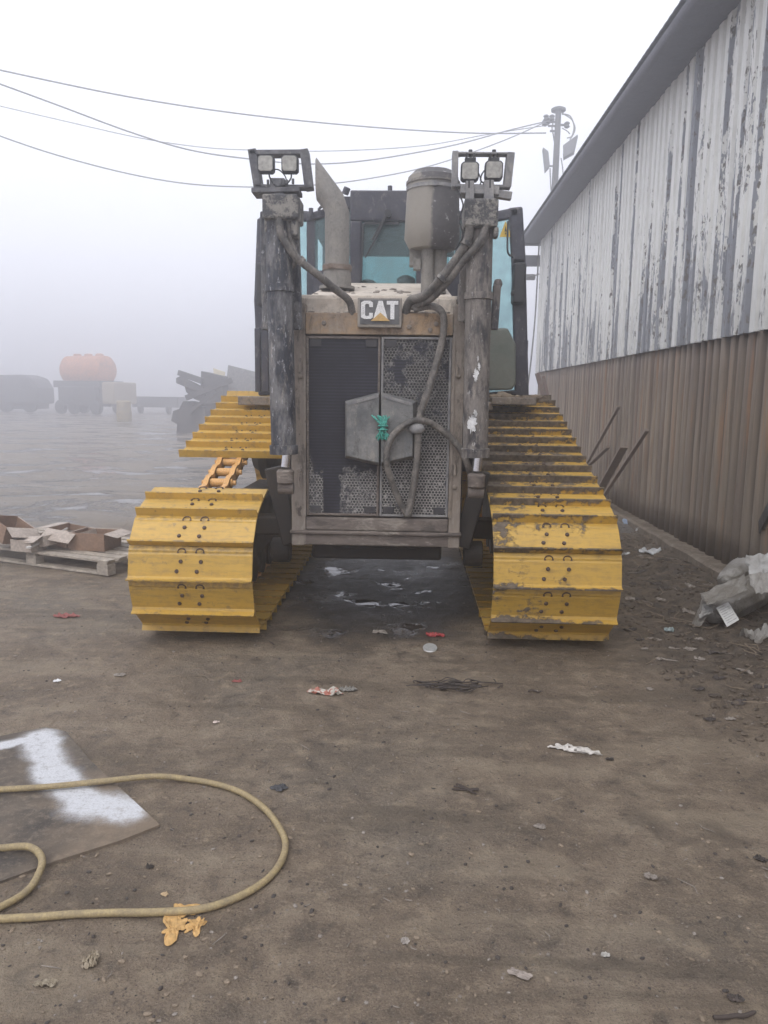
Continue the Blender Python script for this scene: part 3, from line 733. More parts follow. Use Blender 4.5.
# --- hoses
def hose(pts,r,mat=MT['hose'],nm='hose'):
    mb=MB(); sp_=smooth_path(pts,16); mb.tube(sp_,[r*(1.04 if i%2 else .95) for i in range(len(sp_))],12); return mb.build(nm,mat,dz,smooth=180)
hose([P(279,219,CY-.1),P(282,236,CY-.1),P(296,257,CY-.06),P(318,275,CY),P(336,290,CY+.1),P(349,301,GY-.03),P(353,318,GY+.03)],.024)
hose([P(289,219,CY-.06),P(291,240,CY-.05),P(296,259,CY-.02),P(289,272,CY+.05),P(287,290,CY+.05)],.018)
hose([P(470,226,CY-.1),P(468,240,CY-.08),P(457,258,CY-.05),P(440,280,CY),P(424,296,CY+.1),P(410,301,GY-.03),P(405,316,GY+.03)],.028)
hose([P(486,226,CY-.1),P(480,242,CY-.1),P(464,260,CY-.06),P(447,282,CY),P(430,299,CY+.1),P(412,307,GY+.0)],.024)
hose([P(414,309,GY-.02),P(430,306,GY-.05),P(441,311,GY-.06),P(444,325,GY-.06),P(440,350,GY-.06),P(430,385,GY-.09),P(421,412,GY-.10),P(418,435,GY-.10),P(417,460,GY-.09),P(413,490,GY-.07),P(408,516,GY-.05)],.024)
hose([P(408,516,GY-.03),P(399,500,GY-.06),P(388,470,GY-.13),P(387,450,GY-.15),P(395,433,GY-.15),P(410,422,GY-.13),P(425,421,GY-.10),P(440,429,GY-.06),P(452,439,GY-.04),P(462,452,GY-.04),P(468,466,GY-.04),P(472,480,GY+.03)],.022)
mb=MB(); mb.blob(P(417,429,GY-.13),.05,.02,.035,2,.25,2,4); mb.build('hose_clamp',MT['frame_grey'],dz,smooth=180)
for a_,b_,rr3 in (((281,232),(283,238),.03),((299,259),(303,263),.03),((467,241),(465,245),.034),((481,240),(479,244),.03),((443,277),(440,280),.034)):
    mb=MB(); mb.tube([P(*a_,CY-.09 if a_[1]<250 else CY-.04),P(*b_,CY-.09 if a_[1]<250 else CY-.04)],rr3,14); mb.build('hose_clamp',MT['block'],dz,smooth=50)
# --- exhaust
EY=5.95
c0=P(337,284,EY); ex=c0.x; r=.092
mb=MB(); n=28
zb0=c0.z-.02; zk=Z(207,EY,337)
tipp=P(325,165,EY)
rings=[]
for j,(zz,xx,rr2) in enumerate(((zb0,ex,r*1.16),(zb0+.05,ex,r*1.16),(zb0+.13,ex+.0,r*1.08),(zb0+.131,ex,r*1.12),(zb0+.16,ex,r*1.12),(zb0+.161,ex,r),(zk-.04,ex,r))):
    rings.append([mb.bm.verts.new((xx+rr2*math.cos(2*math.pi*k/n),EY+rr2*math.sin(2*math.pi*k/n),zz)) for k in range(n)])
# bent upper length, cut off vertically on the left (mouth faces left and up)
d=Vector((P(318,181,EY).x-ex,0,P(318,181,EY).z-zk)); d.normalize(); nx_=Vector((d.z,0,-d.x))
o0=Vector((ex,EY,zk))
def shear(k):
    cs=nx_*math.cos(2*math.pi*k/n)*r + Vector((0,math.sin(2*math.pi*k/n)*r,0)); return cs
xm=P(316.8,180,EY).x
r1=[]; r2=[]
for k in range(n):
    cs=shear(k); p=o0+cs+d*.05; r1.append(mb.bm.verts.new(p))
for k in range(n):
    cs=shear(k); p=o0+cs
    t=(xm-p.x)/d.x if d.x<0 else .4
    r2.append(mb.bm.verts.new(p+d*max(.05,min(t,.9))))
rings+= [r1,r2]
# give the mouth a wall: inner ring
r3=[mb.bm.verts.new(v.co+(-shear(k)*.08)) for k,v in enumerate(r2)]
r4=[mb.bm.verts.new(o0+shear(k)*.9+d*.02) for k in range(n)]
rings+=[r3,r4]
for a,b in zip(rings,rings[1:]):
    for k in range(n): mb.face([a[k],a[(k+1)%n],b[(k+1)%n],b[k]])
mb.face(rings[0][::-1]); mb.face(rings[-1])
mb.build('exhaust_stack',MT['exh'],dz,smooth=35)
rust=dirty('rusty_collar',(.14,.095,.07),(.24,.20,.17),14,.5,.1)
mb=MB(); mb.lathe((ex,EY,zb0+.135),[(r*1.10,-.02),(r*1.2,-.02),(r*1.2,.015),(r*1.10,.015)],n=24); mb.box((ex-.05,EY-r*1.32,zb0+.12),(ex-.01,EY-r*1.1,zb0+.15)); mb.build('exhaust_collar',rust,dz,smooth=40)
mb=MB(); mb.lathe((ex,EY,zb0),[(r*1.16,-.02),(r*1.45,-.02),(r*1.45,.0),(r*1.16,.004)],n=24); mb.build('exhaust_flange',MT['exh'],dz,smooth=40)
# --- pre-cleaner drum
DY=5.75
c=P(432,250,DY); w=P(460,230,DY).x-P(404.5,230,DY).x; r=w/2; cx=(P(460,230,DY).x+P(404.5,230,DY).x)/2
z0=Z(247,DY,432); zc=Z(240,DY,432); zs=Z(186,DY,432); ztop=Z(171,DY,432)
mb=MB(); mb.lathe((cx,DY,0),[(r*.5,z0-.03),(r*.82,z0-.02),(r*1.0,zc),(r*.98,zc+.12),(r*.93,zs-.02),(r*.93,zs),(r*.97,zs+.002),(r*.97,zs+.02),(r*.92,zs+.022),(r*.90,ztop-.05),(r*.70,ztop-.01),(r*.4,ztop)],n=36)
DRX=cx-.02; DRZ=zs
dr_=mb.build('air_cleaner',drum_mat(),dz,smooth=30)
mb=MB(); mb.lathe((cx,DY,zs-.03),[(r*.93,-.012),(r*.965,-.012),(r*.965,.012),(r*.93,.012)],n=36); mb.box((cx-.03,DY-r*1.02,zs-.045),(cx+.02,DY-r*.94,zs-.015)); mb.build('band_clamp',MT['frame_grey'],dr_,smooth=40)
pz=Z(286,DY,428); mb=MB(); px_=P(430,270,DY).x
mb.cyl((px_-.02,DY-.06,pz-.05),(px_-.02,DY-.06,z0),.045).cyl((px_+.06,DY,pz-.05),(px_+.06,DY,z0),.06).box((px_-.15,DY-.03,z0-.13),(px_-.05,DY+.08,z0))
mb.box((px_-.12,DY-.1,z0-.17),(px_-.07,DY-.02,z0-.1)); mb.build('intake_pipe',MT['exh'],dr_,smooth=40)

# --- cab
FY=6.9
xl=P(350,230,FY).x; xr=-xl+.02; zr=Z(190,FY,384); z_hd=Z(221,FY,384); zbot=Z(284,FY,384)
mb=MB()
mb.box((xl,FY,z_hd),(xr,FY+.12,zr))                                 # dark brow panel
mb.box((xl,FY,zbot-.5),(xl+.10,FY+.12,z_hd)).box((xr-.10,FY,zbot-.5),(xr,FY+.12,z_hd))
mb.box((xl+.1,FY+.01,zbot-.5),(xr-.1,FY+.1,zbot-.06))
mb.box((xl,FY+.1,z_hd+.12),(xr,8.5,zr-.02))                           # roof spine
xo=P(311,250,7.25).x; zro=Z(216,7.3,311)
for s in (-1,1):
    x=abs(xo)*s
    mb.box((x-.05*s,7.2,1.5),(x+.035*s,7.36,zro)).box((x-.05*s,8.45,1.5),(x+.035*s,8.55,zro))
    mb.prism([Vector((xl if s<0 else xr,7.0,zr-.06)),Vector((x+.03*s,7.2,zro)),Vector((x+.03*s,8.55,zro)),Vector((xl if s<0 else xr,8.55,zr-.06))],(0,0,-.07))
    mb.bar(Vector((xl if s<0 else xr,7.0,zbot-.3)),Vector((x,7.25,zbot-.3)),.06,.9)
mb.box((-.65,8.46,1.4),(.65,8.54,2.25)).box((-.65,8.46,3.12),(.65,8.54,zro))
mb.box((-.6,7.3,1.4),(.6,8.45,1.75)).box((xl+.03,7.0,1.5),(xr-.03,7.3,2.1))
cab=mb.build('cab',MT['cab'],dz,bevel=.012)
mb=MB(); mb.box((xl+.10,FY+.04,zbot-.06),(xr-.10,FY+.047,z_hd)); mb.build('windscreen',MT['glass'],cab)
mb=MB(); mb.box((-.6,8.49,2.25),(.6,8.497,3.12)); mb.build('rear_window',MT['glass'],cab)
for s in (-1,1):
    x=abs(xo)*s; x2=xl if s<0 else xr
    mb=MB(); mb.prism([Vector((x2,7.02,zbot+.12)),Vector((x,7.22,zbot+.12)),Vector((x,7.22,zro-.05)),Vector((x2,7.02,zro-.0))],(0,.006,0)); mb.build('quarter_window',MT['glass'],cab)
mb=MB(); strip(mb,(365,223),(398,223),.02,.02,FY-.03); strip(mb,(363,224),(361,280),.016,.02,FY-.03); mb.tube([P(387,214,FY-.06),P(376,238,FY-.06),P(365,258,FY-.03)],[.014,.010,.006],6); mb.tube([P(386,214,FY-.05),P(372,240,FY-.04)],.008,6)
mb.lathe(P(388,214,FY-.04),[(.03,-.04),(.03,.03)],'Y',12); mb.build('wiper',MT['black'],cab)
mb=MB(); mb.blob(P(406,281,FY+.25),.09,.1,.05,2,.1,2,1); mb.blob(P(368,284,FY+.25),.08,.1,.04,2,.1,2,2)
mb.box((-.25,7.75,1.75),(.25,7.9,2.45)).box((-.25,7.45,1.75),(.25,7.9,1.95)); mb.build('seat',MT['black'],cab,bevel=.04)
mb=MB(); mb.tube([P(319,214,7.1),P(319,209,7.1),P(322,206,7.1),P(327,206,7.1)],.014,6); p=P(311,213,7.15); mb.cyl(p-Vector((0,0,.04)),p+Vector((0,0,.04)),.02)
p=P(345,194,7.0); mb.cyl(p,p+Vector((.02,0,.05)),.03); mb.box((p.x-.01,7,p.z-.1),(p.x+.06,7.06,p.z-.02)); p=P(390,188.5,7.0); mb.cyl(p-Vector((0,0,.02)),p+Vector((0,0,.02)),.02); mb.build('roof_fitting',MT['cab'],cab)
# open doors
DYr=7.35
def door_panel(pts, Y, hinge, lab):
    """pts: outline of the glass; hinge side solid"""
    q=[P(a,b,Y) for a,b in pts]
    fr=MB()
    n=len(q); ws=hinge
    for i in range(n):
        a=q[i]; b=q[(i+1)%n]; w=ws[i]
        if w<=0: continue
        d=(b-a).normalized(); nn=Vector((d.z,0,-d.x))*w/2
        fr.prism([a+nn-d*w*.35,b+nn+d*w*.35,b-nn+d*w*.35,a-nn-d*w*.35],(0,.07,0))
    fo=fr.build('cab_door',MT['cab'],dz,bevel=.02,seg=3); fo['label']=lab
    g=MB(); g.prism([p+Vector((0,.03,0)) for p in q],(0,.007,0)); g.build('door_glass',MT['glass'],fo)
    return fo
drd=door_panel([(478,222),(496,216),(516,212),(519,262),(522,392),(478,396)],DYr,[.05,.09,.13,.13,.05,.05],'right cab door swung open')
dld=door_panel([(311,216),(268,213),(262,222),(259,300),(263,392),(311,396)],DYr,[.09,.09,.10,.10,.05,.05],'left cab door swung open')
mb=MB(); boxpx(mb,513,262,527,303,DYr-.12,DYr+.06); boxpx(mb,511,290,516,296,DYr-.12,DYr-.06); mb.build('door_mirror',MT['black'],drd,bevel=.03,seg=3)
mb=MB(); mb.tube(smooth_path([P(508,221,DYr-.05),P(507.5,240,DYr-.06),P(508,253,DYr-.06),P(513,257,DYr-.04)],4),.009,8); mb.build('grab_handle',MT['black'],drd,smooth=180)
mb=MB(); a,b,c=P(505.5,221,DYr+.02),P(499.5,237,DYr+.02),P(512,237,DYr+.02); mb.prism([a,b,c],(0,-.004,0)); wd=mb.build('warning_sign',plain('warning_yellow',(.62,.42,.06),.5),drd)
a2=[P(505.5,225.5,DYr+.014),P(504.6,231.5,DYr+.014),P(506.6,231.5,DYr+.014)]; mb=MB(); mb.prism(a2,(0,-.002,0)); boxpx(mb,505.1,232.8,506.2,234.2,DYr+.012,DYr+.014); mb.build('warning_symbol',MT['black'],drd)
mb=MB(); boxpx(mb,256,262,264,306,DYr-.12,DYr+.04); mb.build('door_mirror',MT['black'],dld,bevel=.03,seg=3)
mb=MB(); boxpx(mb,255,328,260,392,7.0,7.06); boxpx(mb,261.5,322,268,392,6.9,6.98); mb.tube([P(271,318,6.9),P(273,392,6.9)],.02,8); mb.build('step_rail',MT['cab'],dz,bevel=.01)
mb=MB(); boxpx(mb,524,340,528.5,395,7.4,7.5); mb.build('step_rail',MT['cab'],dz,bevel=.01)
# side tanks
mb=MB(); q=[P(488,328,7.1),P(508,328,7.1),P(516,344,7.1),P(516,384,7.1),P(512,390,7.1),P(488,390,7.1)]; mb.prism(q,(0,.2,0)); mb.build('side_tank',MT['tank'],dz,bevel=.02)
mb=MB(); q=[P(303,330,7.6),P(282,330,7.6),P(272,346,7.6),P(272,388,7.6),P(303,390,7.6)]; mb.prism(q,(0,.6,0)); mb.build('side_tank',MT['tank'],dz,bevel=.02)
# fender platforms above the tracks
mb=MB(); a=P(490,397,6.9); b=P(536,405,6.9)
mb.box((a.x,6.75,b.z),(P(534,400,6.9).x,7.9,a.z)); mb.box((.5,6.8,b.z-.05),(a.x+.02,8.2,b.z+.02)); mb.build('fender',MT['fender'],dz,bevel=.01)
mb=MB(); a=P(240,396,6.95); mb.box((a.x,6.85,P(240,405,6.9).z),(-.5,8.2,a.z)); mb.build('fender',MT['fender'],dz,bevel=.01)
mb=MB()
rr=random.Random(9)
for i in range(46):
    s=rr.uniform(.01,.05); mb.blob((rr.uniform(.75,1.32),rr.uniform(6.8,7.6),Z(397,6.9,500)+.0),s*1.6,s,s*.6,1,.3,2,i)
mb.blob(P(503,397,6.95),.08,.05,.05,2,.3,2,5); tag(mb.build('caked_dirt',mud_c,dz,smooth=180),kind='stuff')
# engine side mass between guard and cab, side of hull
mb=MB(); mb.box((-.5,5.62,1.2),(.5,6.95,1.9)); 
for s in (-1,1):
    mb.box((s*.52,5.75,.75),(s*.62,7.2,1.35)); mb.cyl((s*.62,5.4,.55),(s*.75,5.4,.55),.09)
    mb.bar((s*.60,5.3,.62),(s*.72,5.28,1.15),.10,.12)
mb.build('engine_side',MT['under'],dz,bevel=.01)

# ------------------------------------------------------------------ shed
WX=3.23; 
_b=G(705,560); WX=max(3.0,min(3.5,G(730,571.5,.12).x+.06))
print('WX',WX)
def wall_at(px,py):
    d=ray(px,py); return CAM+d*((WX-CAM.x)/d.x)
far=wall_at(537.5,372); ZS=(far.z+wall_at(768,318).z)/2; YF=far.y
ZT=wall_at(748,0).z; ZT2=wall_at(546,232).z
print('shed far',far,'seam near',wall_at(768,318),'top',ZT,ZT2, wall_at(546,232).y)
YF=min(max(YF,16),22); ZT=(ZT+ZT2)/2
shed=empty('shed',(WX+3,YF/2,0),'long corrugated metal shed, peeling white paint above and rusty sheets below','shed')
def corr(name,z0,z1,x,mat,pitch,depth,y0,y1,seed,round_=False):
    r=random.Random(seed); mb=MB(); lo=[];hi=[]
    y=y0; i=0
    zs=[z0+(z1-z0)*t/6 for t in range(7)]
    cols=[]
    nn=int((y1-y0)/pitch)
    for i in range(nn):
        j=r.uniform(-.004,.004); dj=r.uniform(-.004,.004)
        pr=((0,0),(.10,.05),(.24,.85),(.36,1),(.68,1),(.80,.85),(.94,.05)) if round_ else ((0,0),(.16,0),(.26,1),(.78,1),(.88,0))
        sheet=(i%4)*.005
        for u,v in pr:
            cols.append([mb.bm.verts.new((x-v*depth+dj*v+sheet+.005*noise.noise(Vector((i*.31,z*1.3,seed))), y0+(i+u)*pitch+j, z)) for z in zs])
    for a,b in zip(cols,cols[1:]):
        for k in range(len(zs)-1): mb.face([a[k],a[k+1],b[k+1],b[k]])
    o=mb.build(name,mat,shed,smooth=50 if round_ else None)
    so=o.modifiers.new('s','SOLIDIFY'); so.thickness=.003; so.offset=0
    return o
def upper_mat():
    k=NT('peeling_white_paint'); o=k.obj(); s=k.sep(o)
    st=k.math('FLOOR',k.math('DIVIDE',s[1],.2)); wn=k.n('ShaderNodeTexWhiteNoise'); wn.noise_dimensions='1D'; k.l(st,wn.inputs['W'])
    half=k.math('FLOOR',k.math('DIVIDE',k.math('ADD',s[1],.03),.1)); wn2=k.n('ShaderNodeTexWhiteNoise'); wn2.noise_dimensions='1D'; k.l(half,wn2.inputs['W'])
    v=k.mapping(o,(1,2.2,.30)); n1=k.noise(v,1.5,9,.66,.4); n2=k.noise(k.mapping(o,(1,5,1.0)),5,7,.72); n3=k.noise(k.mapping(o,(1,2,.7)),16,5,.6)
    q=k.math('ADD',k.math('MULTIPLY',n1,.76),k.math('MULTIPLY',n2,.24))
    q=k.math('ADD',q,k.math('MULTIPLY',k.math('SUBTRACT',wn.outputs[0],.5),.10))
    q=k.math('ADD',q,k.math('MULTIPLY',k.math('SUBTRACT',wn2.outputs[0],.5),.13))
    q=k.math('ADD',q,k.rng(s[2],4.7,2.6,-.07,.03)); peel=k.rng(q,.525,.535)
    white=k.mix(k.rng(n2,.3,.7),(.66,.66,.63),(.84,.84,.82))
    zinc=k.mix(n2,(.14,.15,.175),(.34,.355,.40))
    c=k.mix(peel,white,zinc)
    fl=k.math('MULTIPLY',k.rng(n3,.56,.60),k.rng(q,.475,.495)); c=k.mix(fl,c,(.15,.135,.125))
    gr=k.rng(s[2],ZS+.9,ZS,0,.35); c=k.mix(k.math('MULTIPLY',gr,n1),c,(.30,.30,.30))
    return k.set(c,.7,0.,peel,.002,.5)
def lower_mat():
    k=NT('rusty_sheet'); o=k.obj(); s=k.sep(o)
    st=k.math('FLOOR',k.math('DIVIDE',s[1],.8)); wn=k.n('ShaderNodeTexWhiteNoise'); wn.noise_dimensions='1D'; k.l(st,wn.inputs['W'])
    n1=k.noise(k.mapping(o,(1,4,.25)),2.0,8,.65,.3); n2=k.noise(k.mapping(o,(1,12,.8)),4,7,.7); n3=k.noise(o,6,7,.7)
    c=k.mix(k.rng(n1,.38,.62),(.155,.12,.092),(.36,.295,.22))
    c=k.mix(k.rng(wn.outputs[0],0,1,0,.5),c,(.215,.18,.145))
    c=k.mix(k.rng(n2,.55,.7,0,.6),c,(.29,.21,.15))
    c=k.mix(k.rng(n1,.62,.72,0,.6),c,(.27,.15,.085))
    rb=k.math('FRACT',k.math('DIVIDE',k.math('SUBTRACT',s[1],2.2),.19)); rib_shade=k.rng(k.math('ABSOLUTE',k.math('SUBTRACT',rb,.09)),.05,.16,1,0)   # rib shading painted into the colour: grooves and near flanks darkened
    c=k.mix(k.math('MULTIPLY',rib_shade,k.rng(n1,.3,.7,.35,.75)),c,(.045,.034,.028))
    ribn=k.n('ShaderNodeTexWhiteNoise'); ribn.noise_dimensions='1D'; k.l(k.math('FLOOR',k.math('DIVIDE',k.math('SUBTRACT',s[1],2.2),.19)),ribn.inputs['W'])
    c=k.mix(k.rng(ribn.outputs[0],.4,1,0,.45),c,(.13,.095,.085)); c=k.mix(k.rng(ribn.outputs[0],.25,0,0,.4),c,(.34,.27,.21))
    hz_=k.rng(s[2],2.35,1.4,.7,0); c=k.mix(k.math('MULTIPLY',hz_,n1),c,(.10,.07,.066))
    runs=k.noise(k.mapping(o,(1,9,.18)),3,7,.7); c=k.mix(k.rng(runs,.55,.63,0,.7),c,(.33,.19,.11)); c=k.mix(k.rng(runs,.44,.36,0,.6),c,(.09,.062,.052))
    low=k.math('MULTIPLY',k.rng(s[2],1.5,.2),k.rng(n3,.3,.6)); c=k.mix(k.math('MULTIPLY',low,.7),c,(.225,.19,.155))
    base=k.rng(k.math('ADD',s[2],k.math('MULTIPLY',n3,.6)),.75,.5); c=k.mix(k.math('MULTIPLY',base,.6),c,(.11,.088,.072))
    return k.set(c,.8,.0,n3,.004,.5)
corr('upper_cladding',ZS-.06,ZT,WX-.012,upper_mat(),.2,.055,2.2,YF,3)
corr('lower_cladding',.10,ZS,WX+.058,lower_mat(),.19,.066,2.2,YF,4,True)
foot=dirty('footing_concrete',(.22,.185,.145),(.11,.085,.062),5,.53,.15,bump=.015,fleck=(.35,.33,.3),fcover=.68)
mb=MB()
fz=.13; seg=[2.0+.25*i for i in range(int((YF-2)/.25)+1)]
A=[];
for y in seg:
    j=.02*noise.noise(Vector((0,y*2,0))); A.append([mb.bm.verts.new(p) for p in ((WX+.25,y,-.1),(WX-.19+j,y,-.1),(WX-.17+j,y,fz-.02+j*.5),(WX-.14+j,y,fz+j*.5),(WX+.25,y,fz+j*.3))])
for a,b in zip(A,A[1:]):
    for k in range(5): mb.face([a[k],a[(k+1)%5],b[(k+1)%5],b[k]])
mb.face(A[0]); mb.face(A[-1][::-1]); mb.build('footing',foot,shed)
# roof with eave overhang (corrugated sheet on rafters)
soff=dirty('weathered_roof_sheet',(.085,.085,.108),(.135,.133,.155),5,.5,.12)
OX=WX-.50; tz=ZT+.10
_p=P(618,110,12)
mb=MB(); cols=[]; y=1.5; i=0
while y<YF+.45:
    for u,v in ((0,0),(.25,1),(.5,1),(.75,0)):
        z=v*.005; yy=y+u*.15
        cols.append([mb.bm.verts.new((x,yy,zz+z)) for x,zz in ((OX,tz-.02),(WX,tz+.14),(WX+7,tz+2.0))])
    y+=.15
for a,b in zip(cols,cols[1:]):
    for k in range(2): mb.face([a[k],b[k],b[k+1],a[k+1]])
ro=mb.build('roof',soff,shed); so=ro.modifiers.new('s','SOLIDIFY'); so.thickness=.012
mb=MB(); mb.prism([Vector((OX+.02,1.5,tz-.035)),Vector((OX+.02,1.5,tz-.17)),Vector((WX-.015,1.5,tz-.17)),Vector((WX-.015,1.5,tz+.1))],(0,YF+.2-1.5,0)); mb.build('soffit',soff,shed,bevel=.06,seg=4)
mb=MB(); 
for yy in (YF+.25,YF+.42):
    mb.bar((WX-.5,yy,tz-.12),(WX+.3,yy,tz-.12),.08,.12); 
mb.bar((WX-.4,YF+.3,tz-.55),(WX+.3,YF+.3,tz-.55),.12,.24); mb.build('rafter_end',soff,shed)
mb=MB(); mb.box((WX+.03,YF-.05,.1),(WX+7,YF+.02,ZT)).box((WX+.06,1.9,.1),(WX+.12,YF,ZT)); mb.build('end_wall',MT['exh'],shed)
mb=MB(); mb.tube(smooth_path([(WX-.08,YF+.05,tz-.2),(WX-.10,YF+.05,3.6),(WX-.16,YF+.04,2.5),(WX-.22,YF+.02,1.6),(WX-.12,YF+.02,.3)],5),.018,6); mb.build('drain_pipe',MT['frame_grey'],shed)
mb=MB(); p=Vector((WX-.25,YF+.1,tz-.95)); mb.lathe(p,[(.04,-.12),(.07,-.12),(.07,.1),(.04,.12)],'X',12); mb.cyl(p,p+Vector((.35,0,.12)),.015); mb.build('wall_lamp',MT['frame_grey'],shed)

# planks and rods leaning on the shed wall
wood=dirty('old_wood',(.17,.125,.095),(.24,.195,.16),9,.5,.15,stretch=(1,1,.4))
def lean(nm,a,b,w,t,label,cat,Yb=None):
    """a: pixel of the foot, b: pixel of the top (on the wall)"""
    foot_=on(*a,dz=.0); foot_.x=min(foot_.x,WX-.27); foot_.z=gheight(foot_.x,foot_.y)-.005; d=ray(*b); top=CAM+d*((WX-.12-CAM.x)/d.x)
    mb=MB(); mb.bar(foot_,top,t*1.1,w*1.2,Vector((1,0,0))); return tag(mb.build(nm,wood,bevel=.003),label,cat)
lean('leaning_plank',(600,508),(624,447),.09,.025,'short wide wooden plank leaning on the rusty shed wall','plank')
lean('leaning_stick',(596,497),(619,406),.035,.03,'long thin stick leaning on the wall, leftmost of the leaning timbers','stick')
lean('leaning_batten',(594,492),(608,447),.05,.03,'short batten leaning on the wall just behind the bulldozer track','batten')
lean('leaning_pole',(618,514),(647,430),.04,.035,'dark slanting pole leaning alone on the rusty wall','pole')
mb=MB(); mb.bar(on(745,560,.06),P(772,505,5.9),.10,.03,Vector((1,0,0))); tag(mb.build('dark_board',MT['dark'],bevel=.003),'dark board leaning at the right edge behind the plastic sacks','board')
# rusty bracket piece by far wall corner
mb=MB(); rs=dirty('rusty_steel',(.16,.10,.08),(.2,.16,.14),10,.5,.1)
mb.bar(P(545,402,13),P(537,373,13.),.07,.05,Vector((0,1,0))).bar(P(549,402,13),P(543,376,13.),.05,.05,Vector((0,1,0))); mb.bar(P(545,402,13),P(547,455,13),.1,.06,Vector((0,1,0)))
tag(mb.build('steel_angle',rs),'bent rusty steel angle standing by the far end of the shed wall','steel angle')

# ------------------------------------------------------------------ utility pole and cables
PY=24.5
conc=plain('pole_concrete',(.12,.118,.118),.85,0,.15,8)
pt=P(558.5,110,PY)
up=empty('utility_pole',(pt.x,PY,0),'utility pole with two floodlights rising beyond the shed roof','utility pole')
mb=MB(); mb.tube([(pt.x-.05,PY,0),(pt.x,PY,pt.z)],[.14,.085],12); mb.build('pole',conc,up,smooth=60)
mb=MB(); strip(mb,(557,109),(561,109),.14,.1,PY-.05); p=pt; mb.lathe(p,[(.22,-.03),(.22,.03),(.05,.1)],n=10); mb.build('pole_cap',conc,up)
mb=MB()
for py,x0,x1 in ((122,546,560),(126,548,560),(131,550,560),(125,560,568)): mb.bar(P(x0,py,PY),P(x1,py,PY),.05,.05)
for px,py in ((546,118),(545,123),(548,121),(552,118),(567,125)):
    p=P(px,py,PY); mb.lathe(p,[(.04,-.09),(.09,-.05),(.05,0),(.09,.05),(.04,.09)],'Z',10)
mb.build('insulator_arm',conc,up,smooth=40)
mb=MB(); mb.tube(smooth_path([P(562,114,PY),P(570,116,PY),P(574,126,PY),P(572,136,PY),P(567,138,PY)],5),.02,6); mb.tube(smooth_path([P(562,113,PY),P(572,120,PY),P(575,130,PY),P(570,140,PY)],5),.016,6)
mb.tube(smooth_path([P(562,128,PY),P(567,131,PY),P(570,134,PY)],4),.016,6); mb.tube([P(554,118,PY),P(552,128,PY),P(555,145,PY)],.02,6); mb.tube(smooth_path([P(550,168,PY),P(551,190,PY),P(553,200,PY)],4),.018,6); mb.tube(smooth_path([P(561,158,PY),P(563,172,PY),P(562,190,PY)],4),.016,6)
mb.build('pole_wiring',MT['frame_grey'],up,smooth=180)
fl=plain('floodlight_housing',(.2,.2,.21),.6)
mb=MB(); mb.prism([P(563,145,PY-.3),P(578,134,PY-.3),P(574,152,PY-.3),P(563,158,PY-.3)],(.06,.28,.0)); mb.build('floodlight',fl,up,bevel=.02)
mb=MB(); mb.prism([P(543,147,PY-.2),P(548.5,151,PY-.2),P(550,166,PY-.2),P(545.5,171,PY-.2)],(.02,.3,0)); mb.bar(P(549,166,PY),P(557,166,PY),.05,.05); mb.build('floodlight',fl,up,bevel=.02)
cabm=plain('cable_sheath',(.24,.24,.25),.7)
cabs=[([(-40,60),(0,70),(130,97),(250,115),(370,127),(470,133),(546,133)],19,.019,'uppermost thick cable sagging from the left sky to the pole'),
      ([(-40,70),(0,84),(60,106),(130,132),(190,150),(250,159),(310,164),(370,160),(450,146),(510,130),(548,121)],17,.017,'sagging cable that crosses the thin one left of the light rack'),
      ([(-40,96),(0,106),(60,120),(140,138),(200,147),(250,150),(330,151),(420,146),(490,134),(549,125)],22,.012,'thinnest cable, almost straight, ending at the pole'),
      ([(-40,120),(0,136),(60,156),(130,174),(190,184),(250,187),(300,186),(360,180),(430,166),(500,142),(550,120)],18,.015,'lowest cable passing just above the bulldozer')]
for pts,Y0,r,lab in cabs:
    q=[]
    for px,py in pts:
        t=(px+40)/590; q.append(P(px,py,Y0+(PY-Y0)*t))
    mb=MB(); mb.tube(smooth_path(q,8),r,6); tag(mb.build('overhead_cable',cabm,smooth=180),lab,'cable','overhead cables')

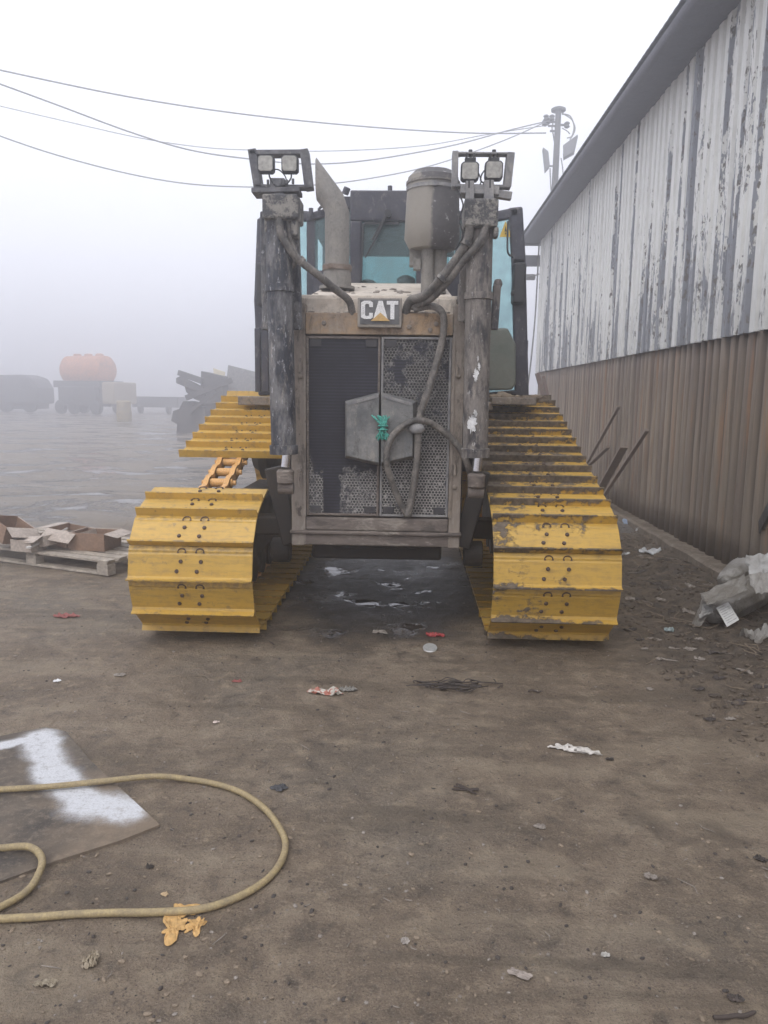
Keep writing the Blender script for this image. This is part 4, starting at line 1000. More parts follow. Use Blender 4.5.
# ------------------------------------------------------------------ far yard
def truck():
    Y=57; x=P(81,400,Y).x
    t=empty('tanker_truck',(x,Y,0),'orange tanker truck standing far off in the fog','truck')
    ora=dirty('orange_tank_paint',(.48,.18,.055),(.32,.14,.065),1.2,.4,.1,rough=.5)
    zt_=P(81,353.5,Y).z; zb_=P(81,384,Y).z; r=(zt_-zb_)/2-.05; zc=(zt_+zb_)/2-.05; B=Matrix.Translation((x,Y+1.5,0))@Matrix.Rotation(R(68),4,'Z')
    M=B@Matrix.Translation((0,0,zc))
    mb=MB(); mb.lathe((0,0,0),[(.3*r,-2.0),(.8*r,-1.93),(r,-1.7),(r,1.7),(.8*r,1.93),(.3*r,2.0)],'Y',28)
    for v in mb.bm.verts: v.co.x=math.copysign(abs(v.co.x)**.75*r**.25,v.co.x)*1.05; 
    mb.bm.transform(M); mb.build('tank',ora,t,smooth=40)
    for dy in (-1.2,-.1,1.0):
        mb=MB(); mb.lathe((0,dy,r),[(.3,-.06),(.3,.10),(.2,.16)],n=14); mb.bm.transform(M); mb.build('manhole',ora,t)
    mb=MB(); mb.box((-1.25,-2.3,zb_-.25),(1.25,2.3,zb_+.25)).box((-.5,-2.6,.6),(.5,2.6,zb_-.2)).box((-1.3,-1.9,.7),(-.9,1.8,zb_-.2)).box((.9,-1.9,.7),(1.3,1.8,zb_-.2)); mb.bm.transform(B); mb.build('chassis',MT['dark'],t,bevel=.03)
    mb=MB(); mb.box((-1.2,-3.6,.8),(1.2,-2.4,2.4)); mb.bm.transform(B); mb.build('driver_cab',plain('far_cab_paint',(.3,.25,.17),.6),t,bevel=.12)
    for dx,dy in ((-1.15,-1.8),(1.15,-1.8),(-1.15,.4),(1.15,.4),(-1.15,1.7),(1.15,1.7)):
        mb=MB(); mb.lathe((dx,dy,.52),[(.2,-.18),(.45,-.19),(.52,-.14),(.52,.14),(.45,.19),(.2,.18)],'X',20); mb.bm.transform(B); mb.build('wheel',MT['black'],t,smooth=40)
truck()
# dark vehicle far left
def parked():
    Y=60; x=P(10,395,Y).x; zt_=P(10,375,Y).z
    t=empty('parked_truck',(x,Y,0),'dark rounded truck at the left edge, dissolving in the fog','truck')
    mb=MB(); pr=[P(a,b,Y) for a,b in ((-30,380),(-20,375),(20,374.5),(31,378),(37,388),(38,404),(-30,404))]
    mb.prism(pr,(0,3,0)); mb.build('body',MT['dark'],t,bevel=.2,seg=3)
    mb=MB(); mb.prism([P(a,b,Y-.01) for a,b in ((22,380),(29,381),(33,389),(22,389))],(0,.02,0)); mb.build('side_window',MT['black'],t)
    mb=MB(); mb.prism([P(a,b,Y+.3) for a,b in ((-28,404),(36,404),(36,409),(-28,409))],(0,2.2,0)); mb.build('chassis',MT['under'],t)
    for px in (-18,4,28):
        mb=MB(); p=P(px,410,Y); mb.lathe((p.x,Y+.4,.62),[(.2,-.2),(.55,-.2),(.62,-.14),(.62,.14),(.55,.2),(.2,.2)],'Y',20); mb.build('wheel',MT['black'],t,smooth=40)
parked()
# low trailer and yellow drum
mb=MB(); Y=62; a=P(132,408,Y); b=P(178,397,Y); mb.box((a.x,Y,.5),(b.x,Y+2.5,b.z)); tr=empty('flat_trailer',(a.x+1,Y+1,0),'low dark trailer in the fog between tanker truck and scrap pile','trailer'); mb.build('bed',MT['dark'],tr,bevel=.04)
for dx in (.6,2.9):
    mb=MB(); mb.lathe((a.x+dx,Y+.3,.42),[(.1,-.12),(.42,-.12),(.42,.12),(.1,.12)],'X',16); mb.build('wheel',MT['black'],tr)
mb=MB(); p=P(124,410,44); mb.lathe((p.x,44,0),[(.4,0),(.42,.05),(.42,.6),(.40,.62),(.40,1.15),(.3,1.2)],n=18); tag(mb.build('storage_drum',dirty('dull_yellow',(.32,.25,.13),(.2,.17,.11),4,.45,.1),smooth=40),'dull yellow drum beside the tanker truck in the fog','drum')
# scrap pile
SY=33
steel=dirty('scrap_steel',(.06,.06,.07),(.13,.12,.12),3,.5,.15)
def scrap(nm,poly,Y,dep,label,cat,mat=steel,bev=.02):
    mb=MB(); mb.prism([P(a,b,Y) for a,b in poly],(0,dep,0)); return tag(mb.build(nm,mat,bevel=bev),label,cat)
g_=G(210,440); 
scrap('steel_plate',[(228,365),(256,372),(256,425),(222,425)],SY+1.0,.25,'tilted grey steel plate at the right end of the scrap pile','steel plate',MT['frame_grey'])
scrap('scrap_box',[(201,371),(222,376),(226,452),(198,448)],SY,1.2,'dark upright scrap container in the middle of the pile','container')
scrap('steel_beam',[(178,370),(202,378),(201,384),(177,375)],SY-.3,.3,'uppermost steel beam jutting left from the scrap pile','steel beam')
scrap('steel_beam',[(176,378),(180,376),(204,388),(202,394),(176,383)],SY-.4,.3,'lower steel beam jutting left from the scrap pile','steel beam')
scrap('bent_frame',[(184,385),(204,392),(208,404),(194,399),(186,392)],SY-.2,.5,'bent steel frame hanging under the jutting beams','steel frame')
for pa,pb,w_,lb in (((186,398),(232,380),.22,'long slanting bar lying across the scrap pile'),((190,412),(215,392),.16,'short steep bar on the left of the scrap pile'),((204,404),(240,394),.12,'thin nearly level bar low in the scrap pile')):
    mb=MB(); mb.bar(P(*pa,SY-.9),P(*pb,SY-.9),w_,.15,Vector((0,1,0))); tag(mb.build('scrap_bar',steel,bevel=.01),lb,'steel bar')
scrap('scrap_block',[(183,401),(190,402),(192,405),(205,408),(206,440),(176,436),(177,424),(171,421),(173,411),(179,409)],SY-.8,1.4,'low dark block at the left foot of the scrap pile','block')
scrap('pale_board',[(213,368),(225,372),(223,392),(214,378)],SY+.9,.08,'small pale yellow board sticking up from the scrap pile','board',plain('pale_board_paint',(.65,.58,.4),.7))
scrap('scrap_heap',[(203,400),(262,405),(266,452),(201,452)],SY+.6,1.8,'dark heap of scrap metal at the base of the pile','scrap')
# ------------------------------------------------------------------ pallet
plw=dirty('pallet_wood',(.40,.35,.29),(.22,.19,.16),8,.45,.14,stretch=(.6,.6,1))
A0=on(0,562); A1=on(104,577); 
PZ=.145
c1=G(108,577); c0=G(-38,557); 
ex_=(c1-c0); ex_.z=0; Lw=ex_.length; ex_.normalize(); ey_=Vector((-ex_.y,ex_.x,0))
pw=1.0
c1t=c1
pal=empty('pallet',(c0+ex_*Lw/2+ey_*pw/2)[:2]+(0,),'wooden pallet loaded with torn cartons left of the bulldozer','pallet')
def pm(x,y,z): return c0+ex_*x+ey_*y+Vector((0,0,z))
Mp=Matrix(((ex_.x,ey_.x,0,c0.x),(ex_.y,ey_.y,0,c0.y),(0,0,1,.008),(0,0,0,1)))
for i in range(7):
    mb=MB(); y=i*(pw-.1)/6; mb.box((0,y,.118),(Lw,y+.10,.14),Mp); mb.build('deck_board',plw,pal,bevel=.003)
for j in range(3):
    mb=MB(); y=j*(pw-.1)/2; mb.box((0,y,0),(Lw,y+.10,.02),Mp); mb.build('bottom_board',plw,pal,bevel=.003)
    for i in range(3):
        mb=MB(); x=i*(Lw-.13)/2; mb.box((x,y,.02),(x+.13,y+.1,.098),Mp); mb.build('pallet_block',plw,pal,bevel=.003)
for i in range(3):
    mb=MB(); x=i*(Lw-.13)/2; mb.box((x+.01,0,.099),(x+.12,pw,.117),Mp); mb.build('stringer_board',plw,pal,bevel=.003)
card=dirty('brown_cardboard',(.24,.15,.10),(.19,.125,.09),9,.45,.15,bump=.002); cardp=dirty('pale_carton',(.42,.36,.31),(.28,.23,.19),9,.42,.15,bump=.002)
print('pallet',c0,c1,Lw)
def carton(x,y,w,d,h,rot,label,flaps=(1,1,0,0),mat=card,tilt=(0,0),z=.142,sag=.0):
    M=Mp@Matrix.Translation((x,y,z))@Matrix.Rotation(R(rot),4,'Z')@Matrix.Rotation(R(tilt[0]),4,'X')@Matrix.Rotation(R(tilt[1]),4,'Y')
    p=(M@Vector((0,0,0))); t=empty('open_carton',p,label,'carton','torn cartons on the pallet'); t.location=p
    mb=MB(); k=.006
    mb.box((-w/2,-d/2,0),(w/2,-d/2+k,h),M).box((-w/2,d/2-k,0),(w/2,d/2,h*.95),M).box((-w/2,-d/2+k,0),(-w/2+k,d/2-k,h),M).box((w/2-k,-d/2+k,0),(w/2,d/2-k,h*.97),M).box((-w/2+k,-d/2+k,0),(w/2-k,d/2-k,k),M)
    mb.build('carton_body',mat,t)
    for i,fl in enumerate(flaps):
        if not fl: continue
        mb=MB(); a=fl
        if i==0: F=M@Matrix.Translation((0,-d/2,h))@Matrix.Rotation(R(a),4,'X'); mb.box((-w/2,-d*.42,0),(w/2,0,k),F)
        if i==1: F=M@Matrix.Translation((0,d/2,h*.95))@Matrix.Rotation(R(-a),4,'X'); mb.box((-w/2,0,0),(w/2,d*.42,k),F)
        if i==2: F=M@Matrix.Translation((-w/2,0,h))@Matrix.Rotation(R(-a),4,'Y'); mb.box((-w*.4,-d/2,0),(0,d/2,k),F)
        if i==3: F=M@Matrix.Translation((w/2,0,h*.97))@Matrix.Rotation(R(a),4,'Y'); mb.box((0,-d/2,0),(w*.4,d/2,k),F)
        mb.build('flap',cardp,t)
def px2pal(px,py,z=.142):
    g=G(px,py,z); v=g-c0; return v.dot(ex_),v.dot(ey_)
for px,py,w,d,h,rot,lab,fl,ti in ((90,550,.36,.32,.17,14,'brown open carton at the right end of the pallet',(0,40,75,12),(0,0)),
    (66,548,.32,.34,.16,10,'brown open carton with pale flap, second from the right on the pallet',(35,0,10,70),(0,6)),
    (42,550,.28,.28,.10,-6,'flattened pale carton in the middle of the pallet',(20,20,30,0),(4,-8)),
    (22,552,.24,.2,.11,6,'small pale carton with lids shut left of the pallet middle',(170,170,0,0),(0,0)),
    (2,548,.36,.30,.17,-12,'tall brown carton tipped over at the left edge of the photo',(0,60,0,20),(-10,14))):
    x,y=px2pal(px,py); carton(x,y+.08,w,d,h,rot,lab,fl,mat=cardp if 'pale carton' in lab else card,tilt=ti,z=.142+.02*(abs(ti[0])+abs(ti[1]))/6)
x,y=px2pal(55,538); mb=MB(); 
mb.bar(G(28,548,.2),G(66,528,.30),.05,.014); tag(mb.build('white_lath',plain('lath_paint',(.6,.58,.55),.7)),'thin pale lath lying slanted over the cartons on the pallet','lath')

# ------------------------------------------------------------------ litter
def crumple(nm,px,py,w,d,col,label,cat,seed,amp=.02,rough=.6,rot=0,curl=0.,holes=.0,dz_=0.004,n=14,mat=None,on_z=None,ragged=.35):
    c=on(px,py); r=random.Random(seed); mb=MB(); vs={}
    for i in range(n+1):
        for j in range(n+1):
            u=(i/n-.5)*2; v=(j/n-.5)*2
            # squash the square into a rough rounded outline
            ang=math.atan2(v,u); rad=max(abs(u),abs(v)); lim=1-ragged*(.5+.9*noise.noise(Vector((math.cos(ang)*1.6,math.sin(ang)*1.6,seed*3.3))))
            rr=rad*lim
            x=math.cos(ang)*rr*w/2*1.15; y=math.sin(ang)*rr*d/2*1.15
            z=abs(noise.noise(Vector((u*1.9+seed,v*1.9,seed*1.7))))*amp*2+amp*.5*noise.noise(Vector((u*5,v*5,seed)))+curl*rad*rad
            a=R(rot); X=c.x+x*math.cos(a)-y*math.sin(a); Y=c.y+x*math.sin(a)+y*math.cos(a)
            vs[i,j]=mb.bm.verts.new((X,Y,gheight(X,Y)+dz_+max(0,z)))
    for i in range(n):
        for j in range(n):
            if holes and noise.noise(Vector((i*.5,j*.5,seed*9)))>holes: continue
            mb.face([vs[i,j],vs[i+1,j],vs[i+1,j+1],vs[i,j+1]])
    loose=[v for v in mb.bm.verts if not v.link_faces]; bmesh.ops.delete(mb.bm,geom=loose,context='VERTS')
    o=mb.build(nm,mat or plain(nm+'_surface',col,rough,0,.25,60)); so=o.modifiers.new('s','SOLIDIFY'); so.thickness=.0018
    return tag(o,label,cat)
red=(.42,.05,.05)
def twotone(name,a,b,sc=25):
    k=NT(name); return k.set(k.mix(k.rng(k.noise(k.obj(),sc,4),.46,.52),a,b),.4)
crumple('crisp_wrapper',436,636,.13,.09,(.36,.05,.05),'bright red wrapper just in front of the bulldozer','wrapper',1,.018,n=18,ragged=.6)
mb=MB(); c=on(430,650); mb.lathe(c+Vector((0,0,.02)),[(.03,-.015),(.045,-.012),(.048,0),(.045,.004),(.03,.003)],n=20); mb.bm.transform(Matrix.Translation(c)@Matrix.Rotation(R(18),4,'X')@Matrix.Translation(-c)); tag(mb.build('tin_lid',plain('tin',(.62,.62,.6),.35,.6),smooth=40),'round pale tin lid lying below the red wrapper','tin lid')
crumple('torn_packet',325,694,.20,.075,red,'crumpled red and silver packet on the mud, centre of the yard','packet',2,.022,mat=twotone('packet_print',(.35,.12,.08),(.5,.48,.42)))
crumple('rag',348,691,.10,.05,(.2,.19,.17),'grey scrap beside the red and silver packet','rag',3,.015)
crumple('red_rag',66,617,.18,.09,(.28,.09,.08),'dark red rag on the mud left of the left track','rag',4,.02)
crumple('paper_scrap',57,682,.045,.025,(.7,.7,.7),'tiny white paper scrap left, above the white powder patch','paper',5,.006)
crumple('paper_scrap',216,723,.035,.022,(.65,.55,.5),'tiny pale paper scrap left of the yard centre','paper',6,.006)
crumple('paper_scrap',237,682,.06,.03,(.28,.08,.07),'small reddish paper scrap below the left track','paper',7,.008)
crumple('plastic_strip',574,751,.24,.05,(.55,.52,.48),'pale torn plastic strip on the mud right of centre','plastic strip',8,.014,rot=-14,holes=.25)
fo_=plain('foam_paint',(.50,.31,.12),.8,0,.3,40)
crumple('foam_sheet',174,930,.12,.13,None,'torn yellow foam scrap with ragged edge, left one under the hose','foam scrap',9,.005,n=20,ragged=.9,rot=20,mat=fo_)
crumple('foam_sheet',197,926,.12,.085,None,'torn yellow foam scrap just right of the ragged left one','foam scrap',10,.006,n=20,ragged=.8,rot=50,mat=fo_)
crumple('foam_sheet',184,911,.10,.07,None,'yellow foam scrap showing above the hose','foam scrap',28,.004,n=16,ragged=.7,mat=fo_)
crumple('foam_crumb',165,896,.022,.018,(.45,.33,.2),'tiny foam crumb above the hose','foam scrap',19,.004)
crumple('cloth_strip',45,986,.07,.02,(.26,.22,.16),'grey cloth strip near the bottom left corner','cloth',12,.01,rot=10)
crumple('cloth_strip',91,963,.05,.07,(.30,.25,.18),'crumpled grey-tan cloth right of the cloth strip','cloth',13,.014,holes=.35)
crumple('bark_flake',405,942,.03,.03,(.30,.27,.24),'small pale flake on the mud, bottom centre','flake',14,.006)
crumple('bark_flake',520,976,.07,.03,(.27,.23,.2),'long pale flake at the bottom right of centre','flake',15,.006,rot=-20)
crumple('stone_flake',605,956,.03,.022,(.42,.40,.37),'small white flake at the bottom right','flake',16,.005)
crumple('oily_rag',280,789,.075,.06,(.05,.05,.055),'flat black oily rag above the hose loop','rag',17,.006,ragged=.5)
crumple('plastic_film',650,552,.24,.10,(.5,.5,.5),'white plastic film in the dirt by the wall','plastic film',21,.03,mat=plain('film',(.55,.56,.57),.3))
crumple('plastic_film',628,526,.16,.12,(.3,.38,.5),'bluish plastic sheet in the dirt beside the muddy track','plastic film',22,.03)
crumple('plastic_film',640,530,.12,.12,(.5,.5,.5),'pale plastic scrap next to the bluish sheet','plastic film',23,.05)
crumple('crushed_cup',669,631,.07,.05,(.3,.36,.36),'crushed pale cup in the dirt right of the muddy track','cup',24,.03)
crumple('plastic_film',622,556,.13,.05,(.55,.55,.55),'small white plastic scrap hugging the muddy track','plastic film',25,.02)
for i,(px,py,w) in enumerate(((120,676,.07),(150,868,.03),(650,878,.05),(610,760,.04),(660,600,.08),(700,690,.06),(540,828,.05),(735,1000,.05),(380,633,.12),(760,860,.05),(690,650,.09),(640,640,.06),(680,575,.1),(655,583,.12),(630,600,.09),(648,618,.08),(660,660,.07),(672,612,.06),(690,585,.1),(640,575,.12),(700,660,.07),(720,680,.08),(745,665,.1),(760,690,.08),(730,720,.06),(665,560,.12),(645,650,.05),(680,680,.05),(702,545,.1),(632,585,.07),(645,560,.14),(665,590,.12),(688,612,.11),(630,630,.10),(655,640,.09),(715,655,.1),(675,650,.08),(640,600,.1),(700,640,.08),(740,700,.09),(672,545,.16),(690,565,.14),(650,690,.05),(710,720,.06))):
    crumple('dirt_patch',px,py,w,w*.7,(.2,.17,.14),'','x',30+i,.008,mat=dark_c if i%2 else pale_c)
    o=bpy.data.objects[-1] if False else None
for n_,o in enumerate([o for o in bpy.data.objects if o.name.startswith('dirt_patch')]):
    o.name='bark_chip'; o['category']='chip'; o['group']='bark chips on the mud'; o['label']='small flat bark or soil chip lying on the mud'
def twig(px,py,ln,rot,seed,label,nb=3,r=.005):
    c=on(px,py,.006); rr=random.Random(seed); mb=MB()
    for b in range(nb):
        a=R(rot)+rr.uniform(-.5,.5); L=ln*rr.uniform(.5,1)
        pts=[c+Vector((math.cos(a)*L*(t-.5)+rr.uniform(-1,1)*L*.04,math.sin(a)*L*(t-.5)+rr.uniform(-1,1)*L*.04,.012*rr.random())) for t in (0,.25,.5,.75,1)]
        mb.tube(smooth_path(pts,3),[r]*12+[r*.4],6)
    return tag(mb.build('twig',plain('twig_bark',(.055,.042,.036),.8),smooth=180),label,'twig')
twig(466,791,.12,-20,1,'forked dark twig on the mud right of centre',4,.004)
twig(735,1020,.12,-18,2,'dark twig at the bottom right corner',1,.006)
twig(272,645,.10,-40,3,'thin dark twig at the foot of the left track',1,.004)
twig(535,693,.14,5,4,'thin pale stick below the muddy track',1,.005)
twig(500,689,.06,40,5,'short twig right of the wire tangle',2,.003)
# wire tangle
c=on(440,687,.004); rr=random.Random(8); mb=MB()
for b in range(14):
    pts=[]; x=rr.uniform(-.2,.1); y=rr.uniform(-.05,.05)
    for t in range(6): pts.append(c+Vector((x,y,.004+.02*rr.random()))); x+=rr.uniform(-.01,.09); y+=rr.uniform(-.035,.035)
    mb.tube(smooth_path(pts,4),.0035,5)
for b in range(10): mb.blob(c+Vector((rr.uniform(-.2,.25),rr.uniform(-.06,.06),.004)),.025,.015,.008,1,.4,2,b)
tag(mb.build('wire_tangle',dark_c,smooth=180),'flattened tangle of old wire and mud in front of the tracks','wire tangle')

# ------------------------------------------------------------------ sheet with powder, garden hose
def sheet_mat():
    k=NT('sheet_with_powder'); o=k.pos()
    a=G(25,742); b=G(92,800); c=G(128,812)
    n1=k.noise(o,4,7,.65); n2=k.noise(o,30,7,.75); n3=k.noise(o,130,4,.6); s=k.sep(o)
    def seg(p,q,w):
        d=(q-p); L=d.length; d.normalize()
        dx=k.math('SUBTRACT',s[0],p.x); dy=k.math('SUBTRACT',s[1],p.y)
        t=k.math('MINIMUM',k.math('MAXIMUM',k.math('ADD',k.math('MULTIPLY',dx,d.x),k.math('MULTIPLY',dy,d.y)),0.),L)
        ex=k.math('SUBTRACT',dx,k.math('MULTIPLY',t,d.x)); ey=k.math('SUBTRACT',dy,k.math('MULTIPLY',t,d.y))
        return k.math('DIVIDE',k.math('SQRT',k.math('ADD',k.math('MULTIPLY',ex,ex),k.math('MULTIPLY',ey,ey))),w)
    p1=G(40,738); p2=G(52,775); p3=G(88,805); p4=G(125,812)
    d=k.math('MINIMUM',k.math('MINIMUM',seg(p1,p2,.10),seg(p2,p3,.10)),k.math('MINIMUM',seg(p3,p4,.115),seg(G(0,748),p1,.05)))
    q=k.math('ADD',d,k.math('ADD',k.math('MULTIPLY',k.math('SUBTRACT',n1,.5),1.6),k.math('MULTIPLY',k.math('SUBTRACT',n2,.5),1.0)))
    m_=k.rng(q,1.25,.55)
    m_=k.math('MULTIPLY',k.math('MULTIPLY',m_,k.rng(k.math('ADD',n2,k.math('MULTIPLY',m_,.38)),.50,.85)),k.rng(k.math('ADD',n3,k.math('MULTIPLY',m_,.2)),.38,.62,.35,1))
    base=k.mix(k.rng(n1,.35,.6),(.070,.062,.056),(.135,.113,.092)); base=k.mix(k.rng(n2,.50,.66,0,.7),base,(.24,.20,.155)); base=k.mix(k.rng(n3,.6,.75,0,.5),base,(.32,.28,.23)); base=k.mix(k.rng(n3,.4,.25,0,.5),base,(.05,.04,.035))
    eg=G(100,800); rt=k.rng(k.math('ADD',s[0],k.math('MULTIPLY',k.math('SUBTRACT',n1,.5),.9)),eg.x-.25,eg.x+.2); base=k.mix(k.math('MULTIPLY',rt,.8),base,k.mix(n2,(.15,.117,.085),(.27,.21,.155)))
    c_=k.mix(m_,base,k.mix(n3,(.42,.43,.45),(.66,.67,.69)))
    return k.set(c_,k.rng(n1,.3,.7,.8,.95),0.,n2,.006,.9,spec=.2)
mb=MB(); poly=[(-110,775),(-20,742),(45,729),(66,733),(90,762),(120,790),(160,827),(120,843),(60,862),(0,884),(-90,915)]
pp=[G(*q) for q in poly]; 
mb.prism([Vector((p.x,p.y,-.03)) for p in pp],(0,0,.040))
bmesh.ops.triangulate(mb.bm,faces=[f for f in mb.bm.faces if len(f.verts)>4])
tag(mb.build('ground_sheet',sheet_mat(),bevel=0),'flat dark sheet on the ground with white powder spilled on it','sheet')
hosem=dirty('hose_rubber',(.33,.255,.13),(.22,.18,.12),25,.45,.15,rough=.45,bump=.001)
hp=[(-120,800),(-30,797),(40,794),(100,788),(150,783),(195,783),(235,793),(265,812),(283,838),(284,858),(270,880),(240,900),(205,912),(160,916),(100,917),(50,920),(0,923),(-60,926),(-120,915),(-130,885),(-60,858),(0,856),(28,855),(41,864),(41,878),(28,895),(0,912),(-40,928),(-90,945)]
q=[]
for i,(a,b) in enumerate(hp):
    p=on(a,b,.0145); 
    if p.x<G(160,827).x and .0<i<8: p.z=max(p.z,.014+.014)
    q.append(p)
sp=smooth_path(q,10)
for i,p in enumerate(sp):
    gz=gheight(p.x,p.y); p.z=max(gz+.0135,.0295 if (G(0,0+884).y<p.y and p.x<G(150,827).x) else 0)
    if i>195: p.z+= .003
for _ in range(12):
    zz=[p.z for p in sp]
    for i in range(1,len(sp)-1): sp[i].z=max((zz[i-1]+zz[i]*2+zz[i+1])/4, gheight(sp[i].x,sp[i].y)+.0125)
mb=MB(); mb.tube(sp,[.0125*(1+.05*noise.noise(p*9)) for p in sp],12); tag(mb.build('garden_hose',hosem,smooth=180),'yellowish rubber hose looping over the mud at lower left','hose')

# ------------------------------------------------------------------ plastic sacks
def film_mat(name,c1,c2):
    k=NT(name); n=k.noise(k.obj(),4,6,.6); n2=k.noise(k.mapping(k.obj(),(1,1,1)),14,6,.7,1.2)
    k.set(k.mix(k.rng(n,.4,.62),c1,c2),.28,0.,n2,.03,1.,spec=.7); return k.m
fm=film_mat('dusty_clear_plastic',(.20,.18,.15),(.40,.385,.36)); fmw=film_mat('white_plastic',(.36,.35,.33),(.56,.56,.55))
def sack(a,b,r,label,seed):
    mb=MB(); n=36; m2=22; rings=[]
    a=Vector(a); b=Vector(b); d=(b-a); L=d.length; d.normalize(); side=Vector((-d.y,d.x,0)).normalized(); upv=side.cross(d)*-1
    if upv.z<0: upv=-upv
    for i in range(m2+1):
        t=i/m2; rr=r*(1-abs(2*t-1)**4*.55); ring=[]
        for k in range(n):
            an=2*math.pi*k/n
            w=1-.10*abs(noise.noise(Vector((math.cos(an)*3+seed,math.sin(an)*3,t*2.5))))*2+.14*noise.noise(Vector((math.cos(an)*1.4,math.sin(an)*1.4,t*3+seed)))+.10*noise.noise(Vector((math.cos(an)*4,math.sin(an)*4,t*9+seed)))+.04*noise.noise(Vector((math.cos(an)*9,math.sin(an)*9,t*14+seed)))
            p=a+d*(L*t)+(side*math.cos(an)*1.05+upv*math.sin(an)*.86)*rr*w
            p.z=max(p.z,gheight(p.x,p.y)+.002+.004*noise.noise(p*9)) if p.x<WX-.2 else p.z
            ring.append(mb.bm.verts.new(p))
        rings.append(ring)
    for x,y in zip(rings,rings[1:]):
        for k in range(n): mb.face([x[k],x[(k+1)%n],y[(k+1)%n],y[k]])
    mb.face(rings[0][::-1]); mb.face(rings[-1])
    root=empty('plastic_sack',a.lerp(b,.5)-Vector((0,0,r)),label,'sack')
    mb.build('sack_body',fm,root,smooth=180)
    return root,side,upv,d
a=on(708,627,.085); b=on(800,590,.20); root,side,upv,d=sack(a,b,.135,'dusty clear plastic sack with a white label, nearest at the right edge',2)
def film(corners,seed,mat,root,amp=.03,n=22):
    """creased plastic film hung between four points (a b / d c)"""
    A,B,C,D=[Vector(c) for c in corners]; mb=MB(); vs={}
    nn=(B-A).cross(D-A).normalized()
    for i in range(n+1):
        for j in range(n+1):
            u,v=i/n,j/n
            e=.10*noise.noise(Vector((v*3,seed,0)))*(u-.5)*2+.10*noise.noise(Vector((u*3,seed+5,0)))
            uu=u+e*.7; vv=v+.12*noise.noise(Vector((u*4,v*2,seed+9)))
            p=(A*(1-uu)+B*uu)*(1-vv)+(D*(1-uu)+C*uu)*vv
            h=(abs(noise.noise(Vector((uu*3+vv*1.5,vv*1.2,seed))))*1.6+abs(noise.noise(Vector((uu*8,vv*5,seed+2))))*.7-.4)*amp
            p=p+nn*h; p.z=max(p.z,gheight(p.x,p.y)+.004); vs[i,j]=mb.bm.verts.new(p)
    for i in range(n):
        for j in range(n): mb.face([vs[i,j],vs[i+1,j],vs[i+1,j+1],vs[i,j+1]])
    o=mb.build('torn_film',mat,root,smooth=180); so=o.modifiers.new('s','SOLIDIFY'); so.thickness=.002
ya=a.y
film([P(704,596,ya+.02),P(689,629,ya-.05),P(702,626,ya-.14),P(712,603,ya-.1)],3.,fm,root,.012)
film([P(703,604,ya-.05),P(699,618,ya-.12),P(712,612,ya-.16),P(713,600,ya-.08)],5.,fmw,root,.03)
lq=[P(716,608,ya-.12),P(728,602,ya-.10),P(739,620,ya-.17),P(727,627,ya-.19)]
mb=MB(); mb.prism(lq,(0,-.003,.003)); mb.build('paper_label',plain('label_paper',(.66,.66,.64),.6),root)
mb=MB()
for i in range(8):
    t=(i+.8)/9; p0=lq[0].lerp(lq[3],t); p1=lq[1].lerp(lq[2],t); e0=p0.lerp(p1,.1); e1=p0.lerp(p1,.9 if i%3 else .6); mb.bar(e0+Vector((0,-.0045,.0045)),e1+Vector((0,-.0045,.0045)),.004,.001)
o=mb.build('label_print',plain('print_grey',(.30,.30,.30),.7),root)
a2=on(722,598,.10)+Vector((.05,.12,.0)); b2=on(800,562,.24); root2,_,_,_=sack(a2,b2,.13,'second plastic sack lying against the wall behind the labelled one',7)
film([P(700,594,5.55),P(745,574,5.5),P(748,590,5.35),P(706,606,5.35)],11.,fm,root2,.014)
film([P(746,556,5.5),P(790,548,5.5),P(785,578,5.25),P(750,581,5.3)],13.,fmw,root2,.030)
film([P(748,575,5.3),P(775,570,5.3),P(772,592,5.15),P(756,594,5.2)],17.,fm,root2,.025)
crumple('torn_film_scrap',757,637,.22,.16,(.3,.29,.27),'grey film scrap on the ground under the sacks at the right edge','plastic film',27,.05,mat=fm)

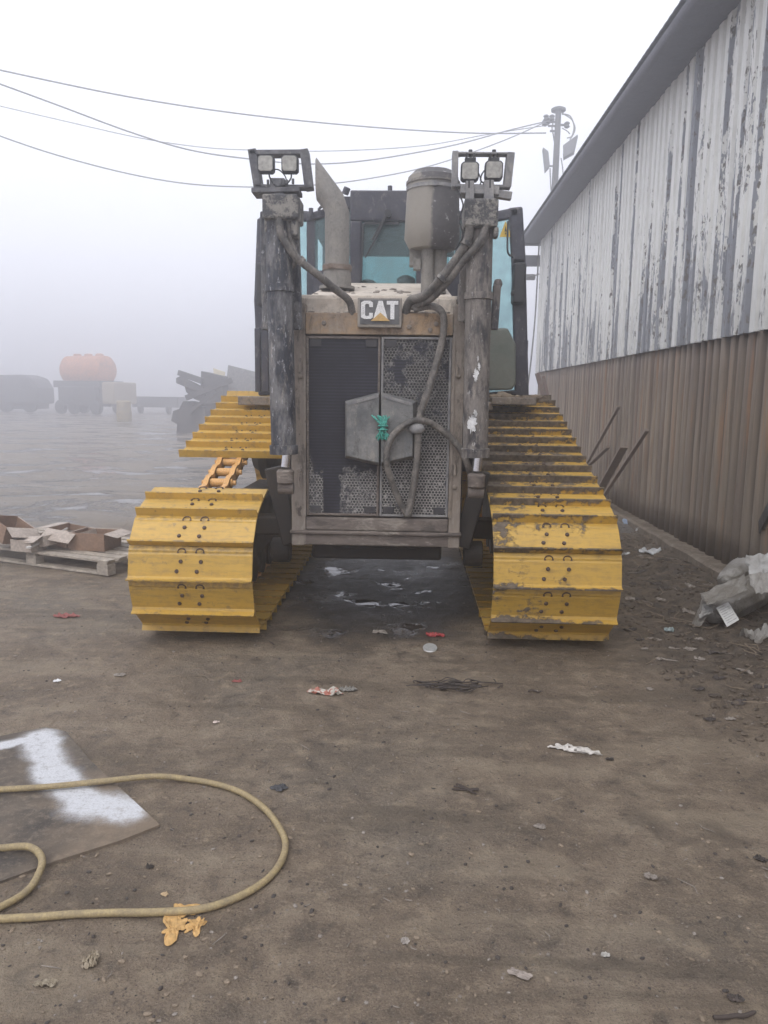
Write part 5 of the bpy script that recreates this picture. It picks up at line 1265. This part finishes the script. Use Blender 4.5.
# ------------------------------------------------------------------ haze, sky, light
mb=MB(); mb.box((-220,-220,-1.2),(220,220,14)); hz_=NT('haze_air'); hz_.t.nodes.remove(hz_.b)
pv=hz_.n('ShaderNodeVolumePrincipled'); pv.inputs['Color'].default_value=(.965,.97,1,1); pv.inputs['Density'].default_value=.0205; pv.inputs['Anisotropy'].default_value=.8
hz_.l(pv.outputs[0],hz_.out.inputs['Volume'])
hb_=mb.build('haze',hz_.m); tag(hb_,'thick pale fog over the yard',kind='stuff'); hb_['category']='fog'
w=bpy.data.worlds.new('World'); scn.world=w; w.use_nodes=True; nt=w.node_tree
bg=nt.nodes['Background']; sky=nt.nodes.new('ShaderNodeTexSky'); sky.sky_type='NISHITA'; sky.sun_disc=False
EL,AZ=R(55),R(200)
nt.nodes.active=sky; sky.sun_elevation=EL; sky.sun_rotation=AZ; sky.dust_density=6; sky.air_density=1.; sky.ozone_density=1
hs=nt.nodes.new('ShaderNodeHueSaturation'); hs.inputs['Saturation'].default_value=.22
nt.links.new(sky.outputs[0],hs.inputs['Color'])
mx=nt.nodes.new('ShaderNodeMix'); mx.data_type='RGBA'; mx.inputs[0].default_value=.75; mx.inputs[7].default_value=(9.1,9.25,10.1,1)   # cloud deck flattens the clear-sky gradient
nt.links.new(hs.outputs[0],mx.inputs[6]); nt.links.new(mx.outputs[2],bg.inputs[0]); bg.inputs[1].default_value=.11
sd=bpy.data.lights.new('sun','SUN'); sd.energy=.6; sd.angle=R(25); sd.color=(1,.97,.93)
so=bpy.data.objects.new('sun',sd); COL.objects.link(so)
dirv=Vector((math.sin(AZ)*math.cos(EL),math.cos(AZ)*math.cos(EL),math.sin(EL)))
so.rotation_euler=dirv.to_track_quat('Z','Y').to_euler()
scn.view_settings.view_transform='Standard'; scn.view_settings.look='None'; scn.view_settings.gamma=1; scn.view_settings.use_curve_mapping=False
scn.view_settings.exposure=0.57
scn.render.engine='CYCLES'
cy=scn.cycles; cy.max_bounces=8; cy.diffuse_bounces=3; cy.glossy_bounces=3; cy.transmission_bounces=4; cy.transparent_max_bounces=12; cy.volume_bounces=3
cy.use_denoising=True; cy.use_adaptive_sampling=True; cy.adaptive_threshold=.02
# only things carry a category; children must not
